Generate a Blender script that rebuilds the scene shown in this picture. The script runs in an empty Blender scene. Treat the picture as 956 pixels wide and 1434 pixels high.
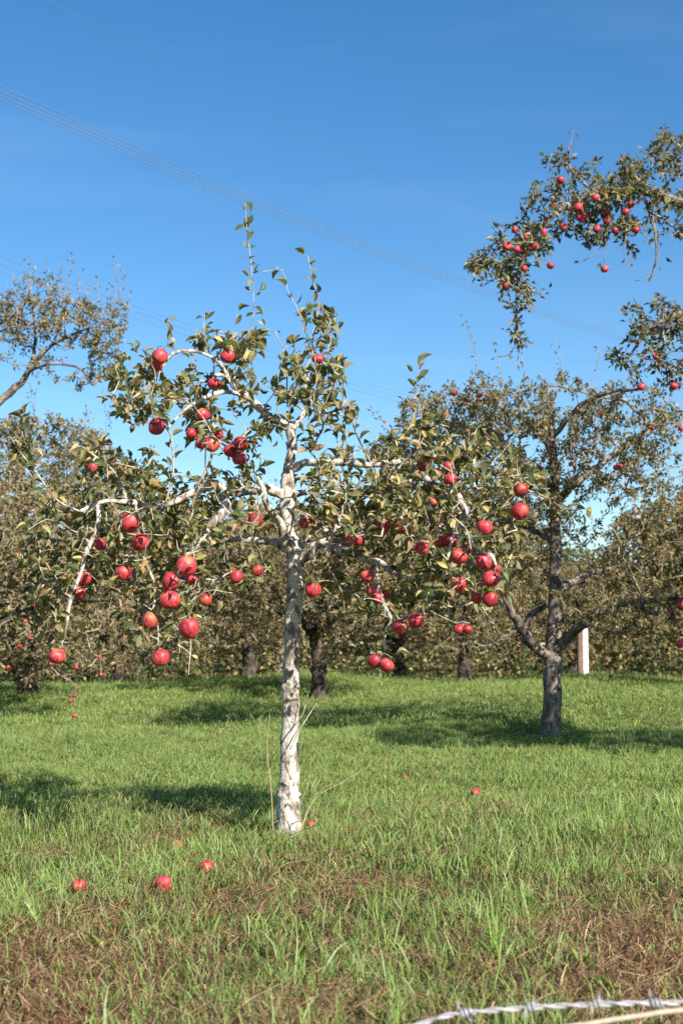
import bpy, math, random
import numpy as np
from mathutils import Vector, Matrix, Quaternion

SC = bpy.context.scene
COL = SC.collection
RNG = np.random.default_rng(11)
random.seed(5)

# ------------------------------------------------------------------ camera, sky, sun, exposure
CAMZ = 0.73
PITCH = math.atan(188 / 1991.7)
FPX = 1434 * 50 / 36.0
cam = bpy.data.objects.new('camera', bpy.data.cameras.new('camera'))
COL.objects.link(cam)
cam.location = (0, 0, CAMZ)
cam.rotation_euler = (math.pi / 2 + PITCH, 0, 0)
cam.data.sensor_fit = 'VERTICAL'
cam.data.sensor_height = 36
cam.data.sensor_width = 24
cam.data.lens = 50
cam.data.clip_start = 0.05
cam.data.clip_end = 3000
cam.data.dof.use_dof = True
cam.data.dof.focus_distance = 5.2
cam.data.dof.aperture_fstop = 6.5
SC.camera = cam

SUN_AZ, SUN_EL = math.radians(33), math.radians(34)
S = Vector((math.sin(SUN_AZ) * math.cos(SUN_EL), -math.cos(SUN_AZ) * math.cos(SUN_EL), math.sin(SUN_EL)))
world = bpy.data.worlds.new('World')
SC.world = world
world.use_nodes = True
wt = world.node_tree
sky = wt.nodes.new('ShaderNodeTexSky')
sky.sky_type = 'NISHITA'
sky.sun_disc = False
sky.sun_elevation = SUN_EL
sky.sun_rotation = math.atan2(S.x, S.y)
sky.altitude = 400
sky.air_density = 1.0
sky.dust_density = 0.4
sky.ozone_density = 2.2
bg = wt.nodes['Background']
bg.inputs[1].default_value = 0.075
hsv = wt.nodes.new('ShaderNodeHueSaturation')
hsv.inputs['Saturation'].default_value = 1.32
wt.links.new(sky.outputs[0], hsv.inputs['Color'])
# thin high cirrus
wtc = wt.nodes.new('ShaderNodeTexCoord')
wmp = wt.nodes.new('ShaderNodeMapping'); wmp.inputs['Rotation'].default_value = (.1, .25, .5); wmp.inputs['Scale'].default_value = (1.2, 3.5, 9)
wt.links.new(wtc.outputs['Generated'], wmp.inputs['Vector'])
wno = wt.nodes.new('ShaderNodeTexNoise'); wno.inputs['Scale'].default_value = 1.6; wno.inputs['Detail'].default_value = 7; wno.inputs['Distortion'].default_value = .6
wt.links.new(wmp.outputs[0], wno.inputs['Vector'])
wra = wt.nodes.new('ShaderNodeValToRGB')
wra.color_ramp.elements[0].position = .5; wra.color_ramp.elements[0].color = (0, 0, 0, 1)
wra.color_ramp.elements[1].position = .8; wra.color_ramp.elements[1].color = (.055, .055, .055, 1)
wt.links.new(wno.outputs['Fac'], wra.inputs[0])
wmx = wt.nodes.new('ShaderNodeMix'); wmx.data_type = 'RGBA'
wt.links.new(wra.outputs[0], wmx.inputs[0]); wt.links.new(hsv.outputs[0], wmx.inputs[6])
wmx.inputs[7].default_value = (7.5, 8.5, 9.5, 1)
wt.links.new(wmx.outputs[2], bg.inputs[0])

sun = bpy.data.objects.new('sun', bpy.data.lights.new('sun', 'SUN'))
COL.objects.link(sun)
sun.rotation_euler = (-S).to_track_quat('-Z', 'Y').to_euler()
sun.location = (6, -10, 9)
sun.data.energy = 5.0
sun.data.angle = math.radians(0.53)
sun.data.color = (1.0, 0.93, 0.83)

SC.view_settings.view_transform = 'Standard'
SC.view_settings.look = 'None'
SC.view_settings.exposure = 1.1
SC.view_settings.gamma = 1.0
SC.view_settings.use_curve_mapping = False
SC.render.engine = 'CYCLES'
SC.cycles.max_bounces = 6
SC.cycles.transparent_max_bounces = 4
SC.cycles.use_denoising = False

# ------------------------------------------------------------------ helpers
_c, _s = math.cos(PITCH), math.sin(PITCH)

def P(x, y, Y):
    """photograph position (x, y of 956 x 1434) at the distance Y in front of the camera -> world point"""
    u = (x - 478) / FPX
    v = (717 - y) / FPX
    d = np.array([u, _c - v * _s, _s + v * _c])
    d = d * (Y / d[1])
    return np.array([d[0], Y, CAMZ + d[2]])

def to_px(p):
    p = np.asarray(p, float)
    q = p - np.array([0, 0, CAMZ])
    dep = q[..., 1] * _c + q[..., 2] * _s
    up = -q[..., 1] * _s + q[..., 2] * _c
    return 478 + FPX * q[..., 0] / dep, 717 - FPX * up / dep, dep

def smooth(a, b, t):
    t = np.clip((t - a) / (b - a), 0, 1)
    return t * t * (3 - 2 * t)

def bump(x, y):
    return (0.010 * np.sin(x * 11 + 2 * np.sin(y * 7)) * np.sin(y * 13 + 1.3) + 0.035 * np.sin(x * 1.3 + 0.7 * y) * np.sin(y * 0.9 + 0.4) + 0.02 * np.sin(x * 3.1 - y * 2.2)
            + 0.012 * np.sin(x * 6.3 + 1.7) * np.sin(y * 5.1 - x))

def ground_z(x, y):
    x = np.asarray(x, float); y = np.asarray(y, float)
    z = bump(x, y) * smooth(1.5, 3, y)
    z = z + 0.2 * smooth(11.5, 18.5, y) * (1 - .38 * smooth(1, 5, -x)) + 0.03 * smooth(0, 5, x) * smooth(10, 18, y)
    z = z + (.05 * np.sin(x * .8 + 1.9) * np.sin(y * .62 + .5) + .035 * np.sin(x * 1.7 - y * .5)) * smooth(7.5, 11, y)
    z = z - 0.55 * smooth(21, 34, y)
    z = z - 0.85 * (1 - smooth(0.9, 2.35, y))
    return z

def make_mesh(name, verts, faces, col=None, smooth_shade=True):
    """faces: list of (n,k) int arrays"""
    if not isinstance(faces, (list, tuple)):
        faces = [faces]
    faces = [np.asarray(f, np.int32) for f in faces if len(f)]
    me = bpy.data.meshes.new(name)
    verts = np.asarray(verts, np.float32)
    me.vertices.add(len(verts))
    me.vertices.foreach_set('co', verts.ravel())
    nl = sum(f.size for f in faces)
    npoly = sum(len(f) for f in faces)
    me.loops.add(nl)
    me.polygons.add(npoly)
    me.loops.foreach_set('vertex_index', np.concatenate([f.ravel() for f in faces]))
    sizes = np.concatenate([np.full(len(f), f.shape[1], np.int32) for f in faces])
    starts = np.concatenate([[0], np.cumsum(sizes)[:-1]]).astype(np.int32)
    me.polygons.foreach_set('loop_start', starts)
    me.update(calc_edges=True)
    me.validate()
    if smooth_shade:
        me.polygons.foreach_set('use_smooth', np.ones(npoly, bool))
    if col is not None:
        at = me.color_attributes.new('col', 'FLOAT_COLOR', 'POINT')
        c4 = np.ones((len(verts), 4), np.float32)
        c4[:, :3] = col
        at.data.foreach_set('color', c4.ravel())
    return me

def link(name, me, mat=None, parent=None, loc=None):
    o = bpy.data.objects.new(name, me)
    COL.objects.link(o)
    if mat is not None and not me.materials:
        me.materials.append(mat)
    if parent is not None:
        o.parent = parent
    if loc is not None:
        o.location = loc
    return o

def tag(o, label=None, cat=None, group=None, kind=None):
    if label: o['label'] = label
    if cat: o['category'] = cat
    if group: o['group'] = group
    if kind: o['kind'] = kind
    return o

def empty(name, loc):
    o = bpy.data.objects.new(name, None)
    COL.objects.link(o)
    o.location = loc
    o.empty_display_size = 0.1
    return o

class MB:
    def __init__(self):
        self.v, self.f3, self.f4, self.c, self.n = [], [], [], [], 0

    def add(self, v, f3=None, f4=None, c=None):
        v = np.asarray(v, float)
        if f3 is not None and len(f3): self.f3.append(np.asarray(f3) + self.n)
        if f4 is not None and len(f4): self.f4.append(np.asarray(f4) + self.n)
        self.v.append(v)
        if c is not None:
            self.c.append(np.broadcast_to(np.asarray(c, float), (len(v), 3)))
        self.n += len(v)

    def mesh(self, name, off=(0, 0, 0), smooth_shade=True):
        v = np.concatenate(self.v) - np.asarray(off)
        fs = []
        if self.f3: fs.append(np.concatenate(self.f3))
        if self.f4: fs.append(np.concatenate(self.f4))
        return make_mesh(name, v, fs, np.concatenate(self.c) if self.c else None, smooth_shade)

def tube(mb, pts, rad, sides=5, ref=None, c=None, cap=True):
    pts = np.asarray(pts, float); rad = np.asarray(rad, float)
    k = len(pts)
    t = np.gradient(pts, axis=0)
    t /= np.linalg.norm(t, axis=1)[:, None] + 1e-9
    if ref is None:
        m = pts[-1] - pts[0]
        ref = np.array([0.3, 1, 0.15]) if abs(m[1]) < 0.75 * np.linalg.norm(m) else np.array([1, 0.2, 0.1])
    u = np.cross(t, ref); u /= np.linalg.norm(u, axis=1)[:, None] + 1e-9
    w = np.cross(t, u)
    a = np.arange(sides) * 2 * math.pi / sides
    r = rad if rad.ndim == 2 else np.repeat(rad[:, None], sides, 1)
    v = pts[:, None] + r[:, :, None] * (np.cos(a)[None, :, None] * u[:, None] + np.sin(a)[None, :, None] * w[:, None])
    v = v.reshape(-1, 3)
    i = np.arange(k - 1)[:, None] * sides
    j = np.arange(sides)[None]
    jn = (j + 1) % sides
    q = np.stack([i + j, i + sides + j, i + sides + jn, i + jn], -1).reshape(-1, 4)
    f3 = []
    if cap:
        n = len(v)
        v = np.concatenate([v, pts[:1], pts[-1:]])
        for b in range(sides):
            f3.append((n, b, (b + 1) % sides))
            f3.append((n + 1, (k - 1) * sides + (b + 1) % sides, (k - 1) * sides + b))
    mb.add(v, f3, q, c)

def catmull(pts, rad, step):
    pts = np.asarray(pts, float); rad = np.asarray(rad, float)
    ext = np.vstack([2 * pts[0] - pts[1], pts, 2 * pts[-1] - pts[-2]])
    op, orr = [], []
    for i in range(len(pts) - 1):
        p0, p1, p2, p3 = ext[i:i + 4]
        n = max(2, int(np.linalg.norm(p2 - p1) / step))
        for k in range(n):
            t = k / n
            op.append(0.5 * (2 * p1 + (p2 - p0) * t + (2 * p0 - 5 * p1 + 4 * p2 - p3) * t * t + (3 * p1 - p0 - 3 * p2 + p3) * t ** 3))
            orr.append(rad[i] * (1 - t) + rad[i + 1] * t)
    op.append(pts[-1]); orr.append(rad[-1])
    return np.array(op), np.array(orr)

def gnarled(pts, rad, step, sides, rng, amp=0.12, wig=0.25):
    """a limb as a knobbly tube"""
    p, r = catmull(pts, rad, step)
    k = len(p)
    ph = rng.uniform(0, 6.28, 8)
    s = np.arange(k) * step
    p = p + wig * r[:, None] * np.stack([np.sin(s * 31 + ph[0]) + .6 * np.sin(s * 67 + ph[1]), np.sin(s * 27 + ph[2]), np.sin(s * 37 + ph[3])], 1) * .6
    a = np.arange(sides) * 2 * math.pi / sides
    R = r[:, None] * (1 + amp * (np.sin(2 * a[None] + s[:, None] * 22 + ph[4]) * .5 + np.sin(3 * a[None] - s[:, None] * 41 + ph[5]) * .5)
                      + amp * .8 * rng.normal(0, 1, (k, sides)))
    knots = rng.random(k) < 0.06
    R[knots] *= 1.22
    return p, R

# ------------------------------------------------------------------ materials
def newmat(name):
    m = bpy.data.materials.new(name)
    m.use_nodes = True
    nt = m.node_tree
    return m, nt, nt.nodes['Principled BSDF'], nt.nodes['Material Output']

def N(nt, t, **kw):
    n = nt.nodes.new(t)
    for k, v in kw.items():
        if k.startswith('i_'):
            n.inputs[k[2:].replace('_', ' ')].default_value = v
        else:
            setattr(n, k, v)
    return n

def ramp(nt, src, stops):
    r = nt.nodes.new('ShaderNodeValToRGB')
    e = r.color_ramp.elements
    while len(e) > 1: e.remove(e[-1])
    e[0].position = stops[0][0]; e[0].color = (*stops[0][1], 1)
    for p, c in stops[1:]:
        x = e.new(p); x.color = (*c, 1)
    nt.links.new(src, r.inputs[0])
    return r.outputs[0]

def mixc(nt, fac, a, b, mode='MIX'):
    m = nt.nodes.new('ShaderNodeMix'); m.data_type = 'RGBA'; m.blend_type = mode
    for s, i in ((fac, 0), (a, 6), (b, 7)):
        if hasattr(s, 'links') or hasattr(s, 'is_linked'): nt.links.new(s, m.inputs[i])
        elif i == 0: m.inputs[0].default_value = s
        else: m.inputs[i].default_value = (*s, 1)
    return m.outputs[2]

def noise(nt, vec, scale, detail=4, rough=.55):
    n = N(nt, 'ShaderNodeTexNoise'); n.inputs['Scale'].default_value = scale
    n.inputs['Detail'].default_value = detail; n.inputs['Roughness'].default_value = rough
    nt.links.new(vec, n.inputs['Vector'])
    return n.outputs['Fac']

def bark_mat(name, dark, mid, pale, lichen_amt, scale=1.0, bumpk=.6, dist=.012):
    m, nt, b, out = newmat(name)
    tc = nt.nodes.new('ShaderNodeTexCoord').outputs['Object']
    mp = N(nt, 'ShaderNodeMapping'); mp.inputs['Scale'].default_value = (1, 1, .6)
    nt.links.new(tc, mp.inputs['Vector'])
    v = mp.outputs[0]
    n1 = noise(nt, v, 38 * scale, 6, .65)
    n2 = noise(nt, v, 24 * scale, 8, .65)
    n3 = noise(nt, v, 120 * scale, 4, .7)
    base = ramp(nt, n1, [(.35, dark), (.55, mid), (.75, tuple(x * 1.25 for x in mid))])
    lich = ramp(nt, n2, [(.5 - lichen_amt * .35, (0, 0, 0)), (.58 - lichen_amt * .33, (1, 1, 1))])
    pal = mixc(nt, n3, tuple(x * .6 for x in pale), pale)
    c = mixc(nt, lich, base, pal)
    spots = ramp(nt, noise(nt, v, 55 * scale, 3, .5), [(.66, (0, 0, 0)), (.71, (1, 1, 1))])
    c = mixc(nt, spots, c, tuple(x * .55 for x in dark))
    nt.links.new(c, b.inputs['Base Color'])
    b.inputs['Roughness'].default_value = .9
    b.inputs['Specular IOR Level'].default_value = .2
    bm = N(nt, 'ShaderNodeBump'); bm.inputs['Strength'].default_value = bumpk; bm.inputs['Distance'].default_value = dist
    add = N(nt, 'ShaderNodeMath', operation='ADD')
    nt.links.new(n1, add.inputs[0]); nt.links.new(n3, add.inputs[1])
    nt.links.new(add.outputs[0], bm.inputs['Height'])
    nt.links.new(bm.outputs[0], b.inputs['Normal'])
    return m

def leaf_mat(name, rough=.45, trans=.3, back=None, spec=.3):
    m, nt, b, out = newmat(name)
    at = N(nt, 'ShaderNodeAttribute', attribute_name='col')
    tc = nt.nodes.new('ShaderNodeTexCoord').outputs['Object']
    n = noise(nt, tc, 90, 3)
    c = mixc(nt, 1.0, at.outputs['Color'], ramp(nt, n, [(.3, (.72, .70, .66)), (.7, (1.2, 1.18, 1.1))]), 'MULTIPLY')
    if back:
        g = nt.nodes.new('ShaderNodeNewGeometry')
        lt = mixc(nt, .55, c, back)
        c = mixc(nt, g.outputs['Backfacing'], c, lt)
    nt.links.new(c, b.inputs['Base Color'])
    b.inputs['Roughness'].default_value = rough
    b.inputs['Specular IOR Level'].default_value = spec
    tr = N(nt, 'ShaderNodeBsdfTranslucent')
    tcx = mixc(nt, 1.0, c, (1.5, 1.55, .6), 'MULTIPLY')
    nt.links.new(tcx, tr.inputs['Color'])
    mx = N(nt, 'ShaderNodeMixShader'); mx.inputs[0].default_value = trans
    nt.links.new(b.outputs[0], mx.inputs[1]); nt.links.new(tr.outputs[0], mx.inputs[2])
    nt.links.new(mx.outputs[0], out.inputs['Surface'])
    return m

def apple_mat():
    m, nt, b, out = newmat('apple_skin')
    tcn = nt.nodes.new('ShaderNodeTexCoord')
    oi = nt.nodes.new('ShaderNodeObjectInfo')
    tc = tcn.outputs['Object']
    off = N(nt, 'ShaderNodeVectorMath', operation='ADD')
    cb = N(nt, 'ShaderNodeCombineXYZ')
    ml = N(nt, 'ShaderNodeMath', operation='MULTIPLY'); ml.inputs[1].default_value = 37.0
    nt.links.new(oi.outputs['Random'], ml.inputs[0])
    for i in range(3): nt.links.new(ml.outputs[0], cb.inputs[i])
    nt.links.new(tc, off.inputs[0]); nt.links.new(cb.outputs[0], off.inputs[1])
    mp = N(nt, 'ShaderNodeMapping'); mp.inputs['Scale'].default_value = (1, 1, .15)
    nt.links.new(off.outputs[0], mp.inputs['Vector'])
    streak = noise(nt, mp.outputs[0], 10, 4, .6)
    blush = noise(nt, off.outputs[0], 1.3, 2, .5)
    red = ramp(nt, streak, [(.3, (.20, .008, .018)), (.48, (.38, .022, .038)), (.6, (.47, .055, .062)), (.75, (.55, .17, .11))])
    yel = ramp(nt, blush, [(.56, (0, 0, 0)), (.74, (.8, .8, .8))])
    c = mixc(nt, yel, red, (.60, .22, .07))
    vor = N(nt, 'ShaderNodeTexVoronoi'); vor.inputs['Scale'].default_value = 16
    nt.links.new(off.outputs[0], vor.inputs['Vector'])
    dots = ramp(nt, vor.outputs['Distance'], [(.06, (.6, .6, .6)), (.11, (0, 0, 0))])
    c = mixc(nt, dots, c, (.62, .25, .16))
    hs = N(nt, 'ShaderNodeHueSaturation')
    mr = N(nt, 'ShaderNodeMapRange'); mr.inputs['To Min'].default_value = .62; mr.inputs['To Max'].default_value = 1.12
    nt.links.new(oi.outputs['Random'], mr.inputs['Value']); nt.links.new(mr.outputs[0], hs.inputs['Value'])
    nt.links.new(c, hs.inputs['Color'])
    nt.links.new(hs.outputs[0], b.inputs['Base Color'])
    b.inputs['Roughness'].default_value = .5
    b.inputs['Specular IOR Level'].default_value = .5
    b.inputs['Coat Weight'].default_value = .0
    b.inputs['Coat Roughness'].default_value = .3
    return m

def plain(name, c, rough=.8, spec=.3, nscale=30, var=.35):
    m, nt, b, out = newmat(name)
    tc = nt.nodes.new('ShaderNodeTexCoord').outputs['Object']
    n = noise(nt, tc, nscale, 5, .6)
    nt.links.new(ramp(nt, n, [(.3, tuple(x * (1 - var) for x in c)), (.7, tuple(min(1, x * (1 + var)) for x in c))]), b.inputs['Base Color'])
    b.inputs['Roughness'].default_value = rough
    b.inputs['Specular IOR Level'].default_value = spec
    bm = N(nt, 'ShaderNodeBump'); bm.inputs['Strength'].default_value = .3; bm.inputs['Distance'].default_value = .004
    nt.links.new(n, bm.inputs['Height']); nt.links.new(bm.outputs[0], b.inputs['Normal'])
    return m

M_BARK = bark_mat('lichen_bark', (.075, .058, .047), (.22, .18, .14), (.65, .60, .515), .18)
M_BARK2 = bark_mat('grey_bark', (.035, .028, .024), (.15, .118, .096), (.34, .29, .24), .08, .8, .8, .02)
M_BARK3 = bark_mat('shaded_bark', (.02, .016, .014), (.075, .058, .047), (.16, .13, .105), .0, .8, .8, .02)  # darker copy of the grey bark, shade on the far trunks put into the colour
M_TWIG = bark_mat('twig_bark', (.09, .065, .045), (.25, .20, .145), (.52, .47, .38), .12, 1.3, .3, .004)
M_TWIG2 = bark_mat('far_twig_bark', (.08, .06, .045), (.21, .16, .12), (.40, .34, .27), .1, 1.0, .2, .004)
M_LEAF = leaf_mat('apple_leaf', .45, .28, (.24, .24, .13), spec=.3)
M_LEAF2 = leaf_mat('far_leaf', .55, .25, (.20, .19, .11), spec=.25)
M_GRASS = leaf_mat('grass_blade', .6, .32, spec=.2)
M_DRY = leaf_mat('dry_blade', .8, .15)
M_APPLE = apple_mat()
M_STEM = plain('apple_stem', (.13, .08, .04))
M_CALYX = plain('apple_calyx', (.09, .06, .035))

# ------------------------------------------------------------------ leaves
def leaf_template(detail):
    if detail:
        rows = [(0.0, .02), (.12, .42), (.3, .9), (.5, 1.0), (.7, .78), (.88, .36), (1.0, .0)]
        v, f3, f4 = [], [], []
        for t, w in rows:
            z = -.22 * (t - .15) ** 2
            x = w * .24
            v += [(-x, t, z + abs(x) * .75), (0, t, z), (x, t, z + abs(x) * .75)]
        for i in range(len(rows) - 1):
            a = i * 3
            f4 += [(a, a + 1, a + 4, a + 3), (a + 1, a + 2, a + 5, a + 4)]
        n = len(v)
        v += [(-.012, -.28, -.03), (.012, -.28, -.03), (.0, .05, 0.0)]
        f3 += [(n, n + 1, n + 2)]
        return np.array(v, float), np.array(f3), np.array(f4)
    v = np.array([(0, 0, 0), (-.26, .45, .06), (0, .5, -.02), (.26, .45, .06), (0, 1, -.10)], float)
    return v, np.array([(0, 2, 1), (0, 3, 2), (1, 2, 4), (2, 3, 4)]), np.zeros((0, 4), int)

LEAF_HI = leaf_template(True)
LEAF_LO = leaf_template(False)
LEAF_FAR = (np.array([(0, 0, 0), (-.27, .5, .08), (0, 1, -.06), (.27, .5, .08)], float), np.array([(0, 3, 2), (0, 2, 1)]), np.zeros((0, 4), int))

def frames(axis, nrm):
    axis = axis / (np.linalg.norm(axis, axis=1)[:, None] + 1e-9)
    x = np.cross(axis, nrm); x /= np.linalg.norm(x, axis=1)[:, None] + 1e-9
    z = np.cross(x, axis)
    return np.stack([x, axis, z], -1)        # columns

def leaves_mesh(name, tmpl, pos, R, size, col, off, rng):
    v0, f3, f4 = tmpl
    n = len(pos); nv = len(v0)
    wv = np.stack([rng.uniform(.8, 1.25, n), np.ones(n), rng.uniform(.2, 2.4, n)], 1)
    loc = v0[None] * wv[:, None] * size[:, None, None]
    v = np.einsum('nij,nkj->nki', R, loc) + pos[:, None]
    idx = np.arange(n)[:, None, None] * nv
    fs = []
    if len(f3): fs.append((f3[None] + idx).reshape(-1, 3))
    if len(f4): fs.append((f4[None] + idx).reshape(-1, 4))
    c = np.repeat(col, nv, 0)
    return make_mesh(name, v.reshape(-1, 3) - np.asarray(off), fs, c)

GREEN = np.array([(.045, .062, .022), (.066, .084, .030), (.092, .100, .040), (.125, .118, .052), (.165, .145, .068)])
AUT = np.array([(.24, .19, .08), (.22, .14, .07), (.17, .095, .05), (.26, .21, .075), (.27, .22, .12)])
AUT2 = np.array([(.20, .155, .07), (.18, .115, .06), (.14, .08, .045), (.22, .18, .10)])
FARP = np.array([(.075, .085, .030), (.108, .102, .042), (.135, .118, .054), (.18, .148, .07), (.125, .112, .052)])

def leaf_colors(n, rng, autumn, palette=GREEN, pal2=AUT, shift=1.0):
    c = palette[rng.integers(0, len(palette), n)].copy()
    a = rng.random(n) < autumn
    c[a] = pal2[rng.integers(0, len(pal2), a.sum())]
    c *= rng.uniform(.7, 1.75, (n, 1)) * shift * 1.12
    return c

# ------------------------------------------------------------------ branch growth
class Skeleton:
    def __init__(self, rng, cap=60000):
        self.P = np.zeros((cap, 3)); self.par = np.full(cap, -1, int); self.n = 0
        self.load = np.zeros(cap); self.fixr = np.zeros(cap); self.paths = []; self.rng = rng

    def add_limb(self, pts, rad, step):
        p, r = catmull(pts, rad, step)
        k0 = self.n
        for i in range(len(p)):
            self.P[self.n] = p[i]; self.fixr[self.n] = r[i]
            self.par[self.n] = self.n - 1 if i else -1
            self.n += 1
        return k0

    def grow(self, targets, droop=.15, wig=.12, step=.12, maxlen=1e9, minlen=0.03):
        t = np.asarray(targets, float)
        d0 = np.array([((self.P[:self.n] - q) ** 2).sum(1).min() for q in t])
        for i in np.argsort(d0):
            q = t[i]
            dv = q - self.P[:self.n]
            d = np.sqrt((dv ** 2).sum(1))
            j = int(np.argmin(d * (1 + .25 * np.clip(-dv[:, 2] / (d + 1e-6), -1, 1))))
            L = d[j]
            if L < minlen: continue
            k = max(2, int(L / step) + 1)
            s = np.linspace(0, 1, k + 1)[1:, None]
            a = self.P[j]
            side = self.rng.normal(0, 1, 3) * wig * L
            arch = np.array([0, 0, droop * L])
            path = a + (q - a) * s + (side + arch) * (s * (1 - s) * 4 * .5) + self.rng.normal(0, .02 * L, (k, 3)) * (s < 1)
            ids = np.arange(self.n, self.n + k)
            self.P[ids] = path
            self.par[ids] = np.concatenate([[j], ids[:-1]])
            self.n += k
            self.paths.append(np.concatenate([[j], ids]))

    def add_path(self, pts, step=.06, attach=True):
        pts, _ = catmull(pts, np.ones(len(pts)), step)
        k = len(pts)
        ids = np.arange(self.n, self.n + k)
        self.P[ids] = pts
        j = -1
        if attach:
            j = int(np.argmin(((self.P[:self.n] - pts[0]) ** 2).sum(1)))
        self.par[ids] = np.concatenate([[j], ids[:-1]])
        self.n += k
        self.paths.append(np.concatenate([[j], ids]) if j >= 0 else ids)
        return ids

    def finish(self, rtip, expo=.42):
        load = np.zeros(self.n)
        for p in self.paths: load[p[-1]] += 1
        for i in range(self.n - 1, -1, -1):
            if self.par[i] >= 0: load[self.par[i]] += load[i]
        r = rtip * np.maximum(load, 1) ** expo
        fx = self.fixr[:self.n]
        self.r = np.where(fx > 0, fx, r)

    def twig_mesh(self, name, off, sides=4, rmax=1.0):
        mb = MB()
        for p in self.paths:
            r = self.r[p].copy()
            r[0] = min(r[0], r[1] * 1.3)
            tube(mb, self.P[p], np.minimum(r, rmax), sides, cap=False)
        return mb.mesh(name, off)

    def leaf_sites(self, per_path, frac=.65, center=None, spread=.02, single=0):
        """positions, axes and normals of leaves in spur clusters along the outer part of each twig"""
        rng = self.rng
        pos, ax = [], []
        for n_p, p in enumerate(self.paths):
            pp = self.P[p]
            k = len(pp)
            cnt = rng.poisson(per_path if np.isscalar(per_path) else per_path[n_p])
            if not cnt: continue
            if n_p < single:
                ncl = cnt; cs = 1 - .62 * np.linspace(0, 1, cnt) ** 1.1
            else:
                ncl = max(1, cnt // 3); cs = 1 - frac * rng.random(ncl) ** 1.3
            for i in range(cnt):
                s = cs[i % ncl] * (k - 1)
                i0 = min(int(s), k - 2); f = s - i0
                b = pp[i0] * (1 - f) + pp[i0 + 1] * f
                tg = pp[i0 + 1] - pp[i0]; tg = tg / (np.linalg.norm(tg) + 1e-9)
                pos.append(b + rng.normal(0, spread * .25, 3)); ax.append(tg)
        pos = np.array(pos); ax = np.array(ax)
        n = len(pos)
        rnd = rng.normal(0, 1, (n, 3))
        axis = rnd / np.linalg.norm(rnd, axis=1)[:, None] * 1.0 + ax * .7 + np.array([0, 0, -.1])
        nrm = rng.normal(0, .55, (n, 3)) + np.array([.1, -.25, .8])
        return pos + axis * spread * .25, axis, nrm

def sample_ellipsoid(n, c, r, rng, shell=.5):
    d = rng.normal(0, 1, (n, 3)); d /= np.linalg.norm(d, axis=1)[:, None]
    rr = rng.random(n) ** (1 / 3)
    rr = rr * (1 - shell) + shell * (rr * .35 + .65)
    return np.asarray(c) + d * rr[:, None] * np.asarray(r)

# ------------------------------------------------------------------ ground
def axis_coords(lo, hi, fine_lo, fine_hi, step, grow=1.25):
    a = list(np.arange(fine_lo, fine_hi, step))
    s = step; x = a[-1]
    while x < hi:
        s *= grow; x += s; a.append(x)
    s = step; x = a[0]; b = []
    while x > lo:
        s *= grow; x -= s; b.append(x)
    return np.array(b[::-1] + a)

gx = axis_coords(-700, 700, -7, 7, .14)
gy = axis_coords(-60, 1500, 0, 30, .14)
X, Y = np.meshgrid(gx, gy)
Z = ground_z(X, Y)

def vnoise(x, y, seed, scale):
    r = np.random.default_rng(seed)
    out = 0
    for o in range(4):
        a = r.uniform(0, 6.28, 4); f = scale * (1.9 ** o); w = .62 ** o
        th = r.uniform(0, 6.28, 3)
        t = sum(np.sin(f * (x * np.cos(q) + y * np.sin(q)) + a[i]) for i, q in enumerate(th))
        out = out + w * t / 3
    return out

def bareness(x, y):
    """0 lush grass .. 1 bare thatchy soil"""
    n = vnoise(x, y, 3, 2.6)
    b = .36 + .62 * n + .10 * smooth(3.6, 2.6, y) - .30 * smooth(.0, -.5, x) + .10 * smooth(.0, .5, x) + .35 * np.exp(-((x + .02) ** 2 / .03 + (y - 2.9) ** 2 / .06))
    b = b + .35 * np.exp(-((x - .75) ** 2 / .5 + (y - 3.15) ** 2 / .35)) + .25 * np.exp(-((x + .05) ** 2 / .05 + (y - 2.95) ** 2 / .05))
    b = b * (1 - smooth(3.0, 4.9, y)) + (.06 + .12 * n) * smooth(3.0, 4.9, y)
    b = b + .3 * np.exp(-((x + .3) ** 2 + (y - 5.2) ** 2) / .012)
    return np.clip(b, 0, 1)

nx, ny = len(gx), len(gy)
gi = np.arange(nx * ny).reshape(ny, nx)
quads = np.stack([gi[:-1, :-1], gi[:-1, 1:], gi[1:, 1:], gi[1:, :-1]], -1).reshape(-1, 4)
B = bareness(X, Y).ravel()
gcol = np.stack([B, B, B], 1)
gme = make_mesh('ground', np.stack([X, Y, Z], -1).reshape(-1, 3), quads, gcol)
m, nt, b, out = newmat('field_soil')
tc = nt.nodes.new('ShaderNodeTexCoord').outputs['Object']
at = N(nt, 'ShaderNodeAttribute', attribute_name='col')
n1 = noise(nt, tc, 22, 8, .7)
n2 = noise(nt, tc, 4, 5, .6)
soil = ramp(nt, n1, [(.3, (.05, .025, .016)), (.5, (.15, .075, .043)), (.68, (.27, .16, .09))])
grs = ramp(nt, n1, [(.3, (.020, .032, .010)), (.55, (.055, .085, .022)), (.75, (.10, .125, .04))])
fac = N(nt, 'ShaderNodeMath', operation='MULTIPLY_ADD'); fac.inputs[1].default_value = .55; 
nt.links.new(n2, fac.inputs[0]); nt.links.new(at.outputs['Fac'], fac.inputs[2])
fr = ramp(nt, fac.outputs[0], [(.32, (0, 0, 0)), (.62, (1, 1, 1))])
nt.links.new(mixc(nt, fr, grs, soil), b.inputs['Base Color'])
b.inputs['Roughness'].default_value = .95
b.inputs['Specular IOR Level'].default_value = .1
bm = N(nt, 'ShaderNodeBump'); bm.inputs['Strength'].default_value = .8; bm.inputs['Distance'].default_value = .03
nt.links.new(n1, bm.inputs['Height']); nt.links.new(bm.outputs[0], b.inputs['Normal'])
ground = link('ground', gme, m)
tag(ground, 'orchard meadow ground with brown thatch patches', kind='structure')

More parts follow.
